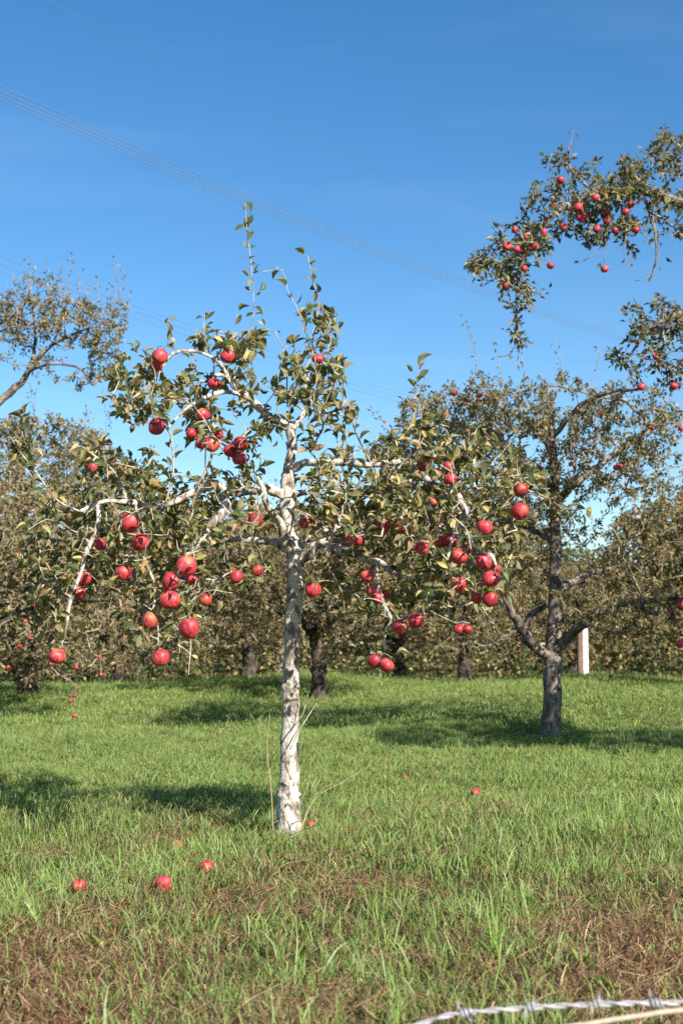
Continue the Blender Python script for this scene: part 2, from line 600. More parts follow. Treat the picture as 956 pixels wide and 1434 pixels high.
# ------------------------------------------------------------------ grass (instanced tufts)
def tuft(rng, nblades, h, w, lean, palette, flat=False, spread=.03):
    mb = MB()
    for i in range(nblades):
        a = rng.uniform(0, 6.28); L = h * rng.uniform(.45, 1.2)
        base = np.array([rng.normal(0, spread), rng.normal(0, spread), -.006])
        dirh = np.array([math.cos(a), math.sin(a), 0])
        ln = lean * rng.uniform(.3, 1.5)
        s = np.array([0, .4, .75, 1.0])[:, None]
        if flat:
            z = .012 + .03 * rng.random() * np.sin(s * 3.1) + .012 * rng.random()
            pts = base + dirh * (s - .5) * L + np.array([0, 0, 1]) * z
            k = rng.normal(0, .2) * L
            pts = pts + np.array([-dirh[1], dirh[0], 0]) * (k * s * s)
        else:
            bend = ln * s ** 1.8
            pts = base + L * (np.sin(bend) * s * dirh + np.cos(bend) * s * np.array([0, 0, 1]))
        b2 = rng.uniform(0, 6.28)
        sd = np.array([math.cos(b2), math.sin(b2), 0])
        ww = w * rng.uniform(.6, 1.4) * np.array([.8, 1, .65, .06])[:, None]
        v = np.empty((8, 3)); v[0::2] = pts - sd * ww / 2; v[1::2] = pts + sd * ww / 2
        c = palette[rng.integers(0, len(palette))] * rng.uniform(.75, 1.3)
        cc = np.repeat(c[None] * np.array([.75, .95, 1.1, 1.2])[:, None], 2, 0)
        mb.add(v, None, [(0, 1, 3, 2), (2, 3, 5, 4), (4, 5, 7, 6)], cc)
    return mb.mesh('tuft')

G_PAL = np.array([(.175, .265, .066), (.205, .295, .085), (.14, .235, .056), (.27, .315, .11), (.23, .30, .14)])
G_DRY = np.array([(.22, .135, .075), (.29, .195, .11), (.13, .074, .044), (.19, .105, .06), (.38, .285, .165)])
G_MIX = np.vstack([G_PAL, G_PAL, [(.24, .20, .09)]])

def instanced(name, mat, meshes, pts, rotz, tilt, scale, idx, label, cat):
    """points carrying rotation, scale and variant; a geometry-node tree sets a tuft on each"""
    me = bpy.data.meshes.new(name)
    me.vertices.add(len(pts)); me.vertices.foreach_set('co', np.asarray(pts, np.float32).ravel())
    def attr(nm, ty, data, key):
        a = me.attributes.new(nm, ty, 'POINT'); a.data.foreach_set(key, np.ascontiguousarray(data).ravel())
    rot = np.stack([tilt[:, 0], tilt[:, 1], rotz], 1).astype(np.float32)
    attr('rot', 'FLOAT_VECTOR', rot, 'vector')
    attr('scl', 'FLOAT_VECTOR', scale.astype(np.float32), 'vector')
    attr('idx', 'INT', idx.astype(np.int32), 'value')
    ob = bpy.data.objects.new(name, me); COL.objects.link(ob)
    ng = bpy.data.node_groups.new(name + '_nodes', 'GeometryNodeTree')
    ng.interface.new_socket('Geometry', in_out='INPUT', socket_type='NodeSocketGeometry')
    ng.interface.new_socket('Geometry', in_out='OUTPUT', socket_type='NodeSocketGeometry')
    gi_ = ng.nodes.new('NodeGroupInput'); go = ng.nodes.new('NodeGroupOutput')
    ip = ng.nodes.new('GeometryNodeInstanceOnPoints')
    g2i = ng.nodes.new('GeometryNodeGeometryToInstance')
    for q in meshes[::-1]:
        q.materials.append(mat)
        so = bpy.data.objects.new(name + '_tuft', q)
        oi = ng.nodes.new('GeometryNodeObjectInfo'); oi.inputs['Object'].default_value = so
        ng.links.new(oi.outputs['Geometry'], g2i.inputs[0])
    ng.links.new(gi_.outputs[0], ip.inputs['Points'])
    ng.links.new(g2i.outputs[0], ip.inputs['Instance'])
    ip.inputs['Pick Instance'].default_value = True
    for nm, ty, sock in (('rot', 'FLOAT_VECTOR', 'Rotation'), ('scl', 'FLOAT_VECTOR', 'Scale'), ('idx', 'INT', 'Instance Index')):
        na = ng.nodes.new('GeometryNodeInputNamedAttribute'); na.data_type = ty
        na.inputs['Name'].default_value = nm
        src = na.outputs['Attribute']
        if nm == 'rot':
            e = ng.nodes.new('FunctionNodeEulerToRotation'); ng.links.new(src, e.inputs[0]); src = e.outputs[0]
        ng.links.new(src, ip.inputs[sock])
    ng.links.new(ip.outputs[0], go.inputs[0])
    md = ob.modifiers.new('scatter', 'NODES'); md.node_group = ng
    tag(ob, label, cat, kind='stuff')
    return ob

def scatter(n_m2, y0, y1, rng, margin=.6):
    A = .26 * (y1 ** 2 - y0 ** 2) + 2 * margin * (y1 - y0)
    n = int(A * n_m2 * 1.0)
    yy = rng.uniform(y0, y1, n * 2); hw = .26 * yy + margin
    keep = rng.random(n * 2) < hw / hw.max()
    yy = yy[keep][:n]; hw = hw[keep][:n]
    xx = rng.uniform(-1, 1, len(yy)) * hw
    return xx, yy

rg = np.random.default_rng(21)
rg = np.random.default_rng(22)
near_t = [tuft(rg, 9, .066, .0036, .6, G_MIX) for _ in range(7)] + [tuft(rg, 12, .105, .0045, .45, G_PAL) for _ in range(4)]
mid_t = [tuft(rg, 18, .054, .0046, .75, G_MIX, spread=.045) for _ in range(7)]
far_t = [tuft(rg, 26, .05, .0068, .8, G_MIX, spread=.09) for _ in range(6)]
PTS, ROT, TL, SCL, IDX = [], [], [], [], []

def put(xx, yy, lo, hi, smin, smax, rng, tilt=.16):
    n = len(xx)
    PTS.append(np.stack([xx, yy, ground_z(xx, yy)], 1))
    ROT.append(rng.uniform(0, 6.28, n)); TL.append(rng.normal(0, tilt, (n, 2)))
    s = rng.uniform(smin, smax, n)
    SCL.append(np.stack([s * rng.uniform(.8, 1.2, n), s * rng.uniform(.8, 1.2, n), s * rng.uniform(.75, 1.3, n)], 1))
    IDX.append(rng.integers(lo, hi, n))

xx, yy = scatter(620, 1.2, 6.6, rg)
bb = bareness(xx, yy)
k = rg.random(len(xx)) < (1.0 - .9 * bb) * (.82 + .18 * smooth(3.2, 5.0, yy))
clump = vnoise(xx, yy, 8, 5.0)
put(xx[k], yy[k], 0, 7, .55, 1.15, rg)
k2 = k & (clump > .3) & (rg.random(len(xx)) < .42)
put(xx[k2], yy[k2], 7, 11, .6, 1.1, rg)
xx, yy = scatter(540, 6.3, 12.5, rg)
put(xx, yy, 11, 18, .5, 1.0, rg)
k3 = (vnoise(xx, yy, 15, 3.2) > .45) & (rg.random(len(xx)) < .25)
put(xx[k3], yy[k3], 7, 11, .55, .95, rg)
xx, yy = scatter(230, 12, 26, rg, 2.0)
put(xx, yy, 18, 24, .6, 1.15, rg)
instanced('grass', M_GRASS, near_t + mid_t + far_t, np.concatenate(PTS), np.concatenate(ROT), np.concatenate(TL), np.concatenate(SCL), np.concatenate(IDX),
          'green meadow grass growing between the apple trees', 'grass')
PTS, ROT, TL, SCL, IDX = [], [], [], [], []
dry_t = [tuft(rg, 26, .055, .0026, .3, G_DRY, flat=True, spread=.05) for _ in range(6)] + [tuft(rg, 9, .16, .0034, .3, G_DRY, flat=True, spread=.06) for _ in range(2)] + [tuft(rg, 8, .05, .0024, 1.1, G_DRY) for _ in range(4)]
xx, yy = scatter(900, 1.2, 6.8, rg)
bb = bareness(xx, yy)
k = rg.random(len(xx)) < (.3 + .65 * bb) * (1 - .6 * smooth(3.6, 5.2, yy))
put(xx[k], yy[k], 0, 12, .5, 1.3, rg, .12)
instanced('dry_grass', M_DRY, dry_t, np.concatenate(PTS), np.concatenate(ROT), np.concatenate(TL), np.concatenate(SCL), np.concatenate(IDX),
          'brown dead grass thatch lying flat in the foreground', 'dry grass')

# ------------------------------------------------------------------ apples
def apple_body_mesh(seed):
    r = np.random.default_rng(seed)
    rows, seg = 15, 22
    prof = [(0, .335), (.09, .33), (.2, .395), (.36, .435), (.52, .415), (.74, .31), (.91, .13), (1.0, -.07), (.97, -.26), (.84, -.47), (.64, -.64), (.44, -.735), (.27, -.755), (.13, -.70), (0, -.675)]
    prof = [(x * .5, (z + .16) * .735) for x, z in prof]
    v = []
    lob = r.uniform(0, 6.28); lob_a = r.uniform(.015, .045); el = r.uniform(.01, .06); con = r.uniform(.0, .16); sx_ = r.uniform(-.06, .06)
    for i, (x, z) in enumerate(prof):
        for j in range(seg):
            a = j * 2 * math.pi / seg
            k = 1 + lob_a * math.cos(5 * a + lob) * (1 if z < 0 else .4) + el * math.cos(2 * a + lob) + .015 * math.sin(a + z * 7)
            k *= 1 + con * z
            v.append((x * k * math.cos(a) + sx_ * z, x * k * math.sin(a), z * (1 + .08 * math.cos(a + lob))))
    f = []
    for i in range(len(prof) - 1):
        for j in range(seg):
            jn = (j + 1) % seg
            f.append((i * seg + j, (i + 1) * seg + j, (i + 1) * seg + jn, i * seg + jn))
    me = make_mesh('apple', np.array(v), np.array(f))
    me.materials.append(M_APPLE)
    return me

APPLES = [apple_body_mesh(100 + i) for i in range(6)]
mb = MB(); tube(mb, [(0, 0, .33), (.01, 0, .42), (.045, .01, .50), (.10, .02, .60)], [.018, .016, .016, .026], 5)
STEM_ME = mb.mesh('stem'); STEM_ME.materials.append(M_STEM)
mb = MB()
for q in range(5):
    a = q * 1.2566
    c_, s_ = math.cos(a), math.sin(a)
    mb.add([(.02 * c_ - .025 * s_, .02 * s_ + .025 * c_, -.40), (.02 * c_ + .025 * s_, .02 * s_ - .025 * c_, -.40), (.065 * c_, .065 * s_, -.445), (.03 * c_, .03 * s_, -.385)], [(0, 1, 2), (0, 2, 3), (1, 3, 2)])
CALYX_ME = mb.mesh('calyx'); CALYX_ME.materials.append(M_CALYX)
APPLE_ALL = []

def apple(px, py, dpx, Y, label, group, parts=True, tilt=.35, loc=None, dia=None, rot=None):
    p = P(px, py, Y) if loc is None else np.asarray(loc)
    d = dpx / FPX * Y if dia is None else dia
    o = bpy.data.objects.new('apple', random.choice(APPLES)); COL.objects.link(o)
    o.location = p
    o.rotation_euler = rot or (random.gauss(0, tilt), random.gauss(0, tilt), random.uniform(0, 6.28))
    o.scale = (d, d * random.uniform(.92, 1.0), d * random.uniform(.88, 1.06))
    tag(o, label, 'apple', group)
    if parts:
        st = bpy.data.objects.new('stem', STEM_ME); COL.objects.link(st); st.parent = o
        cx = bpy.data.objects.new('calyx', CALYX_ME); COL.objects.link(cx); cx.parent = o
    return o, p, d

# ------------------------------------------------------------------ main tree
TY = 5.45
rm = np.random.default_rng(77)

def limb(pts, D0=0.0):
    """pts: (x, y, depth offset, radius in px)"""
    return [P(a[0], a[1], TY + D0 + a[2]) for a in pts], [a[3] / FPX * TY * (.88 if a[3] < 9.5 else 1) for a in pts]

TRUNK = [(400, 1190, 0, 27), (402, 1168, 0, 19), (404, 1130, 0, 15.5), (405, 1080, 0, 13), (406, 1030, .005, 12.6), (407, 970, .01, 11.8), (409, 900, .0, 11.2), (412, 840, 0, 11.2), (414, 800, 0, 12), (415, 778, 0, 13)]
LEADER = [(415, 782, 0, 12), (408, 752, 0, 10), (402, 720, 0, 10), (402, 690, 0, 10.5), (405, 660, 0, 9), (408, 630, 0, 7.8), (406, 597, 0, 6.8)]
LIMBS = [
    ('branch', [(406, 600, 0, 6.5), (388, 590, -.03, 6.2), (368, 575, -.06, 6), (345, 556, -.1, 5.5), (330, 541, -.12, 5), (318, 528, -.14, 3.6), (300, 525, -.18, 2.6)]),
    ('branch', [(402, 692, 0, 8.5), (372, 688, -.05, 7.5), (345, 687, -.1, 7), (318, 690, -.14, 8), (296, 676, -.18, 6.5), (272, 690, -.22, 5.5), (240, 703, -.27, 5), (212, 712, -.3, 5), (190, 704, -.33, 4.2), (150, 702, -.36, 3.5), (112, 716, -.38, 2.6)]),
    ('branch', [(318, 689, -.14, 7.5), (313, 708, -.18, 7.5), (303, 726, -.2, 7), (292, 744, -.22, 5.5), (276, 765, -.25, 3.4), (255, 782, -.28, 2)]),
    ('branch', [(412, 778, 0, 8), (396, 762, .04, 6.5), (375, 760, .1, 5.5), (345, 755, .16, 5), (318, 758, .2, 3.6), (285, 772, .24, 2.2)]),
    ('branch', [(412, 776, 0, 9), (396, 745, -.06, 7), (383, 722, -.12, 6), (372, 700, -.2, 4.5), (360, 668, -.26, 2.8)]),
    ('branch', [(405, 657, 0, 7), (430, 649, -.05, 6), (470, 648, -.1, 5.8), (520, 650, -.14, 5), (565, 649, -.18, 4.6), (590, 657, -.2, 5), (606, 680, -.22, 5), (626, 688, -.24, 4.5), (640, 690, -.28, 5)]),
    ('branch', [(640, 690, -.28, 4.6), (645, 700, -.3, 5.4), (651, 716, -.32, 5), (647, 735, -.33, 3.4), (664, 764, -.34, 2.8), (686, 776, -.35, 2.4), (693, 792, -.36, 1.8)]),
    ('branch', [(648, 730, -.33, 2.4), (634, 750, -.36, 2.2), (626, 785, -.38, 2), (617, 812, -.4, 1.4)]),
    ('branch', [(403, 692, 0, 6), (430, 690, .08, 4.6), (455, 693, .16, 4), (500, 680, .26, 2.6), (545, 690, .34, 1.8)]),
    ('branch', [(415, 780, 0, 10), (432, 775, -.04, 8), (452, 760, -.08, 7.5), (478, 772, -.14, 6.5), (508, 780, -.2, 6.5), (530, 787, -.24, 5), (545, 800, -.28, 3.8), (575, 810, -.32, 2.4)]),
    ('branch', [(525, 786, -.23, 3.6), (530, 812, -.26, 3.4), (534, 842, -.28, 3.2), (547, 866, -.3, 2.2), (539, 890, -.3, 1.8), (537, 922, -.3, 1.2)]),
    ('branch', [(138, 704, -.36, 2.8), (136, 738, -.4, 3.4), (122, 775, -.42, 3.2), (108, 815, -.42, 3), (98, 850, -.42, 2.6), (90, 895, -.42, 1.3)]),
    ('branch', [(420, 768, 0, 4.5), (440, 745, .1, 4), (455, 742, .2, 3), (500, 735, .32, 2)]),
    ('branch', [(406, 604, 0, 5), (422, 584, .05, 3.6), (436, 556, .08, 2.8), (428, 522, .08, 2.2), (440, 490, .06, 1.8), (455, 462, .05, 1.3)]),
    ('branch', [(345, 557, -.1, 3.6), (322, 548, -.14, 3.2), (290, 556, -.2, 3), (262, 572, -.25, 2.6), (235, 600, -.28, 1.8)]),
    ('branch', [(320, 530, -.14, 3), (305, 505, -.16, 2.6), (270, 492, -.2, 2.4), (240, 497, -.24, 2.8), (212, 535, -.28, 2.4), (178, 565, -.3, 1.6)]),
]
SHOOTS = [  # water sprouts: (points, leaves)
    ([(112, 716, -.38), (80, 700, -.4), (50, 660, -.42), (28, 632, -.42), (8, 600, -.42)], 16),
    ([(326, 535, -.13), (343, 495, -.13), (353, 458, -.13), (355, 415, -.13), (351, 365, -.13), (346, 322, -.13), (343, 283, -.13)], 17),
    ([(430, 525, .08), (432, 480, .06), (420, 440, .05), (402, 405, .05), (395, 378, .05), (368, 381, .05)], 12),
    ([(430, 500, .08), (440, 455, .06), (447, 425, .06), (437, 390, .06), (431, 358, .06)], 11),
    ([(318, 530, -.15), (322, 490, -.15), (333, 440, -.15)], 7),
    ([(436, 556, .08), (462, 545, .05), (482, 515, .03)], 7),
    ([(300, 510, -.16), (285, 470, -.16), (287, 440, -.16)], 8),
    ([(222, 500, -.26), (236, 478, -.28), (239, 455, -.28)], 9),
    ([(402, 560, .08), (400, 500, .08), (385, 465, .08)], 4),
    ([(480, 650, -.1), (470, 610, -.12), (458, 588, -.12)], 7),
    ([(520, 650, -.14), (500, 610, -.2), (487, 570, -.25)], 8),
    ([(580, 650, -.2), (590, 590, -.2), (582, 540, -.2), (590, 506, -.2)], 22),
    ([(180, 705, -.34), (160, 660, -.36), (135, 640, -.36), (115, 625, -.36)], 9),
    ([(232, 703, -.28), (243, 660, -.3), (240, 610, -.32)], 4),
    ([(270, 690, -.22), (296, 640, -.25), (298, 560, -.25), (300, 505, -.25)], 3),
    ([(640, 690, -.28), (690, 680, -.3), (730, 670, -.32), (750, 668, -.32)], 12),
    ([(690, 680, -.3), (750, 690, -.3), (790, 712, -.3), (825, 712, -.3)], 9),
    ([(487, 705, -.3), (470, 738, -.34), (458, 772, -.36), (459, 790, -.36), (478, 828, -.36), (482, 852, -.36)], 2),
    ([(265, 850, -.3), (267, 900, -.3), (264, 945, -.3)], 3),
    ([(190, 705, -.33), (198, 770, -.4), (217, 820, -.42), (214, 855, -.42)], 3),
]
REGIONS = [(200, 525, 42, 28, 13), (185, 572, 32, 28, 9), (235, 552, 40, 32, 10), (300, 548, 45, 32, 15), (345, 500, 28, 28, 10), (300, 475, 30, 18, 8),
           (330, 600, 48, 32, 13), (275, 600, 40, 24, 9), (435, 522, 40, 48, 20), (450, 445, 22, 18, 6), (420, 565, 42, 28, 14), (470, 575, 20, 18, 4),
           (180, 655, 65, 32, 14), (150, 692, 70, 36, 19), (230, 682, 58, 28, 11), (115, 742, 66, 42, 15), (200, 742, 58, 38, 15), (270, 752, 40, 38, 12),
           (60, 855, 46, 36, 9), (100, 795, 40, 36, 8), (200, 850, 48, 46, 11), (252, 830, 38, 46, 9), (225, 895, 36, 22, 5), (22, 612, 28, 32, 6),
           (295, 702, 56, 38, 13), (352, 722, 38, 28, 8), (470, 692, 58, 38, 26), (540, 692, 58, 42, 32), (600, 662, 58, 38, 26), (650, 692, 48, 48, 20),
           (500, 742, 58, 30, 20), (562, 732, 48, 38, 22), (600, 802, 48, 38, 17), (560, 842, 48, 34, 12), (512, 812, 38, 38, 10), (530, 900, 22, 28, 4),
           (640, 762, 48, 46, 17), (690, 762, 38, 46, 11), (735, 680, 34, 26, 6), (620, 622, 68, 34, 17), (700, 645, 36, 26, 7), (500, 640, 56, 28, 10),
           (690, 842, 22, 28, 3), (330, 665, 50, 22, 8), (395, 620, 30, 25, 5), (440, 668, 30, 15, 5), (120, 770, 80, 50, 12), (70, 800, 50, 40, 8), (180, 790, 60, 40, 12), (320, 780, 60, 40, 8), (250, 720, 70, 40, 10), (460, 745, 40, 30, 10), (500, 700, 60, 40, 12), (600, 740, 60, 50, 14), (640, 830, 40, 30, 6), (480, 800, 40, 30, 7)]

MAIN_APPLES = [
    # x, y, diameter px, depth offset, label key
    (224, 499, 24, -.34, 'pair'), (219, 512, 19, -.27, 'pair'), (319, 499, 22, -.3, 'shoot'), (300, 538, 20, -.3, 'upper'), (284, 581, 20, -.33, 'upper'),
    (220, 598, 26, -.38, 'lonesky'), (268, 607, 16, -.3, 'upper'), (296, 623, 25, -.36, 'five'), (281, 622, 15, -.3, 'five'), (306, 609, 15, -.28, 'five'),
    (337, 621, 22, -.4, 'trio'), (322, 632, 20, -.34, 'trio'), (335, 642, 20, -.33, 'trio'), (445, 503, 17, -.1, 'crownright'), (130, 655, 15, -.36, 'hiddenleft'),
    (181, 732, 28, -.5, 'leftlimb'), (197, 760, 26, -.46, 'leftlimb'), (141, 762, 18, -.4, 'leftlimb'), (173, 803, 25, -.46, 'leftlone'),
    (118, 811, 21, -.38, 'whitetwig'), (110, 831, 19, -.38, 'whitetwig'), (80, 919, 25, -.46, 'leftlow'),
    (261, 793, 30, -.48, 'column'), (240, 815, 28, -.46, 'column'), (238, 841, 30, -.5, 'column'), (270, 812, 18, -.3, 'column'),
    (210, 870, 25, -.46, 'lowleft'), (265, 880, 29, -.48, 'lowleft'), (225, 922, 26, -.46, 'lowleft2'), (288, 840, 19, -.3, 'near_trunk'), (331, 808, 20, -.26, 'near_trunk'),
    (361, 799, 17, -.26, 'near_trunk'), (357, 728, 20, -.36, 'fork'), (438, 826, 23, -.42, 'trunklone'), (423, 710, 11, .08, 'rightfork'), (426, 733, 17, .0, 'rightfork'),
    (470, 730, 19, -.3, 'rightin'), (498, 756, 22, -.36, 'rightin'), (485, 758, 17, -.3, 'rightin'), (538, 736, 21, -.38, 'rightin'), (560, 741, 19, -.4, 'rightin'),
    (569, 718, 14, -.3, 'rightin'), (591, 653, 17, -.32, 'rightlimb'), (630, 671, 19, -.36, 'rightlimb'), (627, 653, 14, -.28, 'rightlimb'), (590, 768, 20, -.44, 'rightlone'),
    (514, 807, 20, -.4, 'hangtwig'), (521, 828, 19, -.36, 'hangtwig'), (528, 838, 17, -.33, 'hangtwig'), (539, 832, 15, -.22, 'hangtwig'),
    (560, 879, 21, -.42, 'lowpair'), (582, 870, 23, -.44, 'lowpair'), (524, 926, 21, -.42, 'lowestpair'), (541, 932, 23, -.45, 'lowestpair'),
    (630, 757, 24, -.34, 'rightcluster'), (617, 760, 18, -.3, 'rightcluster'), (642, 780, 25, -.46, 'rightcluster'), (641, 819, 23, -.46, 'rightcluster'), (678, 739, 23, -.46, 'rightcluster'),
    (654, 770, 13, -.3, 'rightcluster'), (677, 787, 24, -.46, 'rightcol'), (687, 811, 26, -.5, 'rightcol'), (694, 796, 13, -.34, 'rightcol'), (667, 838, 17, -.4, 'rightcol'), (685, 839, 24, -.46, 'rightcol'),
    (642, 881, 15, -.4, 'smallpair'), (654, 881, 15, -.4, 'smallpair'), (728, 716, 26, -.48, 'outer'), (729, 686, 22, -.42, 'outer'), (606, 703, 11, -.3, 'rightin'), (503, 752, 12, -.2, 'rightin')]
ALABEL = {
    'pair': 'red apple of the touching pair hanging high beside a leafy shoot against the sky',
    'shoot': 'single red apple under the long bare vertical shoot of the pale-barked tree',
    'upper': 'red apple half hidden by leaves on the upper left limb, sky behind',
    'lonesky': 'round glossy red apple hanging alone with blue sky all around it',
    'five': 'red apple in the clump crossed by a thin vertical twig, sky below',
    'trio': 'red apple of the tight bunch of three hanging near the pale leader',
    'crownright': 'small red apple among the dark leaves right of the leader top',
    'hiddenleft': 'dull red apple tucked inside a leaf tuft at the end of the left limb',
    'leftlimb': 'red apple hanging just under the long left limb of the pale-barked tree',
    'leftlone': 'bright red apple hanging alone under the left limb',
    'whitetwig': 'red apple touching the thin white drooping twig on the left',
    'leftlow': 'red apple hanging alone at the tip of the white drooping twig',
    'column': 'large red apple in the vertical column of apples left of the trunk',
    'lowleft': 'red apple below the column of apples left of the trunk',
    'lowleft2': 'red apple hanging lowest under the column left of the trunk',
    'near_trunk': 'small red apple hanging between the apple column and the pale trunk',
    'fork': 'red apple beside the fork where the left limb meets the leader',
    'trunklone': 'red apple hanging in front of the pale trunk between two yellow leaves',
    'rightfork': 'small shaded red apple right behind the fork of the pale trunk',
    'rightin': 'red apple half buried in the dense leaves under the right limb',
    'rightlimb': 'red apple sitting along the top of the long right limb',
    'rightlone': 'dark red round apple alone in the gap under the right limb',
    'hangtwig': 'red apple on the pale hanging twig right of the trunk, halfway down',
    'lowpair': 'pinkish red apple of the side by side pair below the right limb',
    'lowestpair': 'red apple of the lowest hanging pair, just above the far grass edge',
    'rightcluster': 'red apple in the loose cluster around the white crooked branch end',
    'rightcol': 'red apple in the tight column at the right end of the crown',
    'smallpair': 'small red apple of the close pair hanging low on a bare thread-like twig',
    'outer': 'large red apple of the two one above the other at the outermost right tip'}
ACOUNT = {}
for a in MAIN_APPLES: ACOUNT[a[4]] = ACOUNT.get(a[4], 0) + 1

base = P(402, 1172, TY); base[2] = float(ground_z(base[0], base[1]))
tree = empty('apple_tree', base)
tag(tree, 'small pale lichen-barked apple tree hung with large red apples', 'apple tree', 'orchard apple trees')
sk = Skeleton(rm, 80000)

def build_limb(name, pts, parent, mat, off, step, sides, rng, amp=.1, wig=.25):
    wp, wr = limb(pts)
    p, R = gnarled(wp, wr, step, sides, rng, amp, wig)
    if name == 'trunk':
        hgt = p[:, 2] - p[0, 2]
        an = np.arange(sides) * 2 * math.pi / sides
        R = R * (1 + np.exp(-hgt / .07)[:, None] * (.28 * np.cos(4 * an + .6)[None] + .12 * np.cos(7 * an)[None] + .15))
    mb = MB(); tube(mb, p, R, sides, ref=np.array([.1, 1, .05]))
    return link(name, mb.mesh(name, off), mat, parent), wp, wr

o_, wp, wr = build_limb('trunk', TRUNK, tree, M_BARK, base, .012, 18, rm, amp=.035, wig=.08)
sk.add_limb(wp[-2:], wr[-2:], .03)
o_, wp, wr = build_limb('branch', LEADER, tree, M_BARK, base, .010, 14, rm, amp=.09)
sk.add_limb(wp, wr, .03)
for nm, pts in LIMBS:
    o_, wp, wr = build_limb(nm, pts, tree, M_BARK, base, .009, 10, rm, amp=.17, wig=.5)
    sk.add_limb(wp, wr, .03)
# thin sprout climbing in front of the trunk
for pts in ([(408, 1092, -.07, 1.6), (400, 1068, -.085, 1.5), (401, 1045, -.085, 1.3), (410, 1020, -.08, 1.3), (424, 1000, -.08, 1.1), (432, 968, -.07, .8)],
            [(406, 1050, -.085, 1.3), (415, 1030, -.08, 1.2), (427, 1010, -.07, 1.0), (443, 985, -.06, .7)]):
    build_limb('sprout', pts, tree, M_TWIG, base, .02, 5, rm)
path_leaves = []
for pts, nl in SHOOTS:
    sk.add_path([P(a[0], a[1], TY + a[2]) for a in pts], .03); path_leaves.append(nl)
n_shoot = len(path_leaves)
apple_pos = []
tg = []
for (x, y, d, dy, key) in MAIN_APPLES:
    grp = None
    o, p, dia = apple(x, y, d, TY + dy, ALABEL[key], ('apples: ' + key.replace('_', ' ')) if ACOUNT[key] > 1 else None)
    if ACOUNT[key] > 1: o['group'] = 'apples on the pale-barked tree'
    apple_pos.append((x, y, d, TY + dy))
    R = o.rotation_euler.to_matrix()
    tip = np.array(R @ Vector((.10 * dia, .02 * dia, .60 * dia))) + p
    tg.append(tip)
n0 = len(sk.paths)
sk.grow(tg, droop=.12, step=.03, minlen=.001)
path_leaves += [3.0] * (len(sk.paths) - n0)
reg_t = []
for (cx, cy, rx, ry, n) in REGIONS:
    for _ in range(int(n * 1.45)):
        a = rm.uniform(0, 6.28); q = math.sqrt(rm.random())
        reg_t.append(P(cx + 1.15 * rx * q * math.cos(a), cy + 1.15 * ry * q * math.sin(a), TY + np.clip(rm.normal(-.1, .3), -.6, .6)))
n0 = len(sk.paths)
sk.grow(reg_t, droop=.12, step=.035, wig=.16)
path_leaves += [9.0] * (len(sk.paths) - n0)
web = []
for (cx, cy, rx, ry, n) in REGIONS:
    if cy < 640: continue
    for _ in range(int(n * .8)):
        a = rm.uniform(0, 6.28); q = math.sqrt(rm.random())
        web.append(P(cx + 1.2 * rx * q * math.cos(a), cy + 10 + 1.2 * ry * q * math.sin(a), TY + np.clip(rm.normal(-.1, .3), -.6, .6)))
n0 = len(sk.paths)
sk.grow(web, droop=.1, step=.035, wig=.25)
path_leaves += [1.6] * (len(sk.paths) - n0)
sk.finish(.0016, .36)
tag(link('twigs', sk.twig_mesh('twigs', base, 5, .006), M_TWIG, tree), kind='stuff')
# leaves
pos, axis, nrm = sk.leaf_sites(np.array(path_leaves), .85, spread=.03, single=n_shoot)
# the sprouts carry their leaves singly along their whole length
n = len(pos)
size = rm.uniform(.023, .052, n)
ctr = pos + axis / np.linalg.norm(axis, axis=1)[:, None] * size[:, None] * .5
lx, ly, ld = to_px(ctr)
lhash = rm.random(n)
keep = np.ones(n, bool)
for (x, y, d, Yd) in apple_pos:
    hit = (np.hypot(lx - x, ly - y) < d * .62) & (ctr[:, 1] < Yd + .03)
    keep &= ~(hit & (rm.random(n) < .9))
for li, (nm_, pts_) in enumerate([('t', LEADER)] + LIMBS):
    pp_, rr_ = catmull([(a[0], a[1], a[2]) for a in pts_], [a[3] for a in pts_], 4.0)
    if rr_.max() < 3.2: continue
    for a_, r_ in zip(pp_, rr_):
        if r_ < 2.4: continue
        hit = (np.hypot(lx - a_[0], ly - a_[1]) < r_ + 5) & (ctr[:, 1] < TY + a_[2])
        keep &= ~(hit & (lhash < .72))
trk = (np.abs(lx - 411) < 18) & (ly > 600) & (ly < 790) & (ctr[:, 1] < TY)
keep &= ~(trk & (rm.random(n) < .75))
pos, axis, nrm, size, ctr = pos[keep], axis[keep], nrm[keep], size[keep], ctr[keep]
n = len(pos)
R = frames(axis, nrm)
col = leaf_colors(n, rm, .26)
order = np.argsort(ctr[:, 1] - size * 3)
lead = order[:300]; rest = order[300:]
LEAF_ME = []
for i in range(14):
    c = leaf_colors(1, rm, .0 if i < 11 else 1.0)
    w = np.array([rm.uniform(.85, 1.2), 1, rm.uniform(.4, 2.2)])
    fs = [LEAF_HI[1], LEAF_HI[2]]
    me = make_mesh('leaf', LEAF_HI[0] * w, fs, np.repeat(c, len(LEAF_HI[0]), 0)); me.materials.append(M_LEAF)
    LEAF_ME.append(me)

def leaf_objects(ids, pos, R, size, parent, base, rng, meshes):
    for i in ids:
        o = bpy.data.objects.new('leaf', meshes[rng.integers(0, len(meshes))]); COL.objects.link(o)
        o.parent = parent
        mtx = Matrix([[*(R[i][r] * size[i]), pos[i][r] - base[r]] for r in range(3)] + [[0, 0, 0, 1]])
        o.matrix_local = mtx

leaf_objects(lead, pos, R, size, tree, base, rm, LEAF_ME)
tag(link('leaves', leaves_mesh('leaves', LEAF_HI, pos[rest], R[rest], size[rest], col[rest], base, rm), M_LEAF, tree), kind='stuff')
print('main leaves', n)

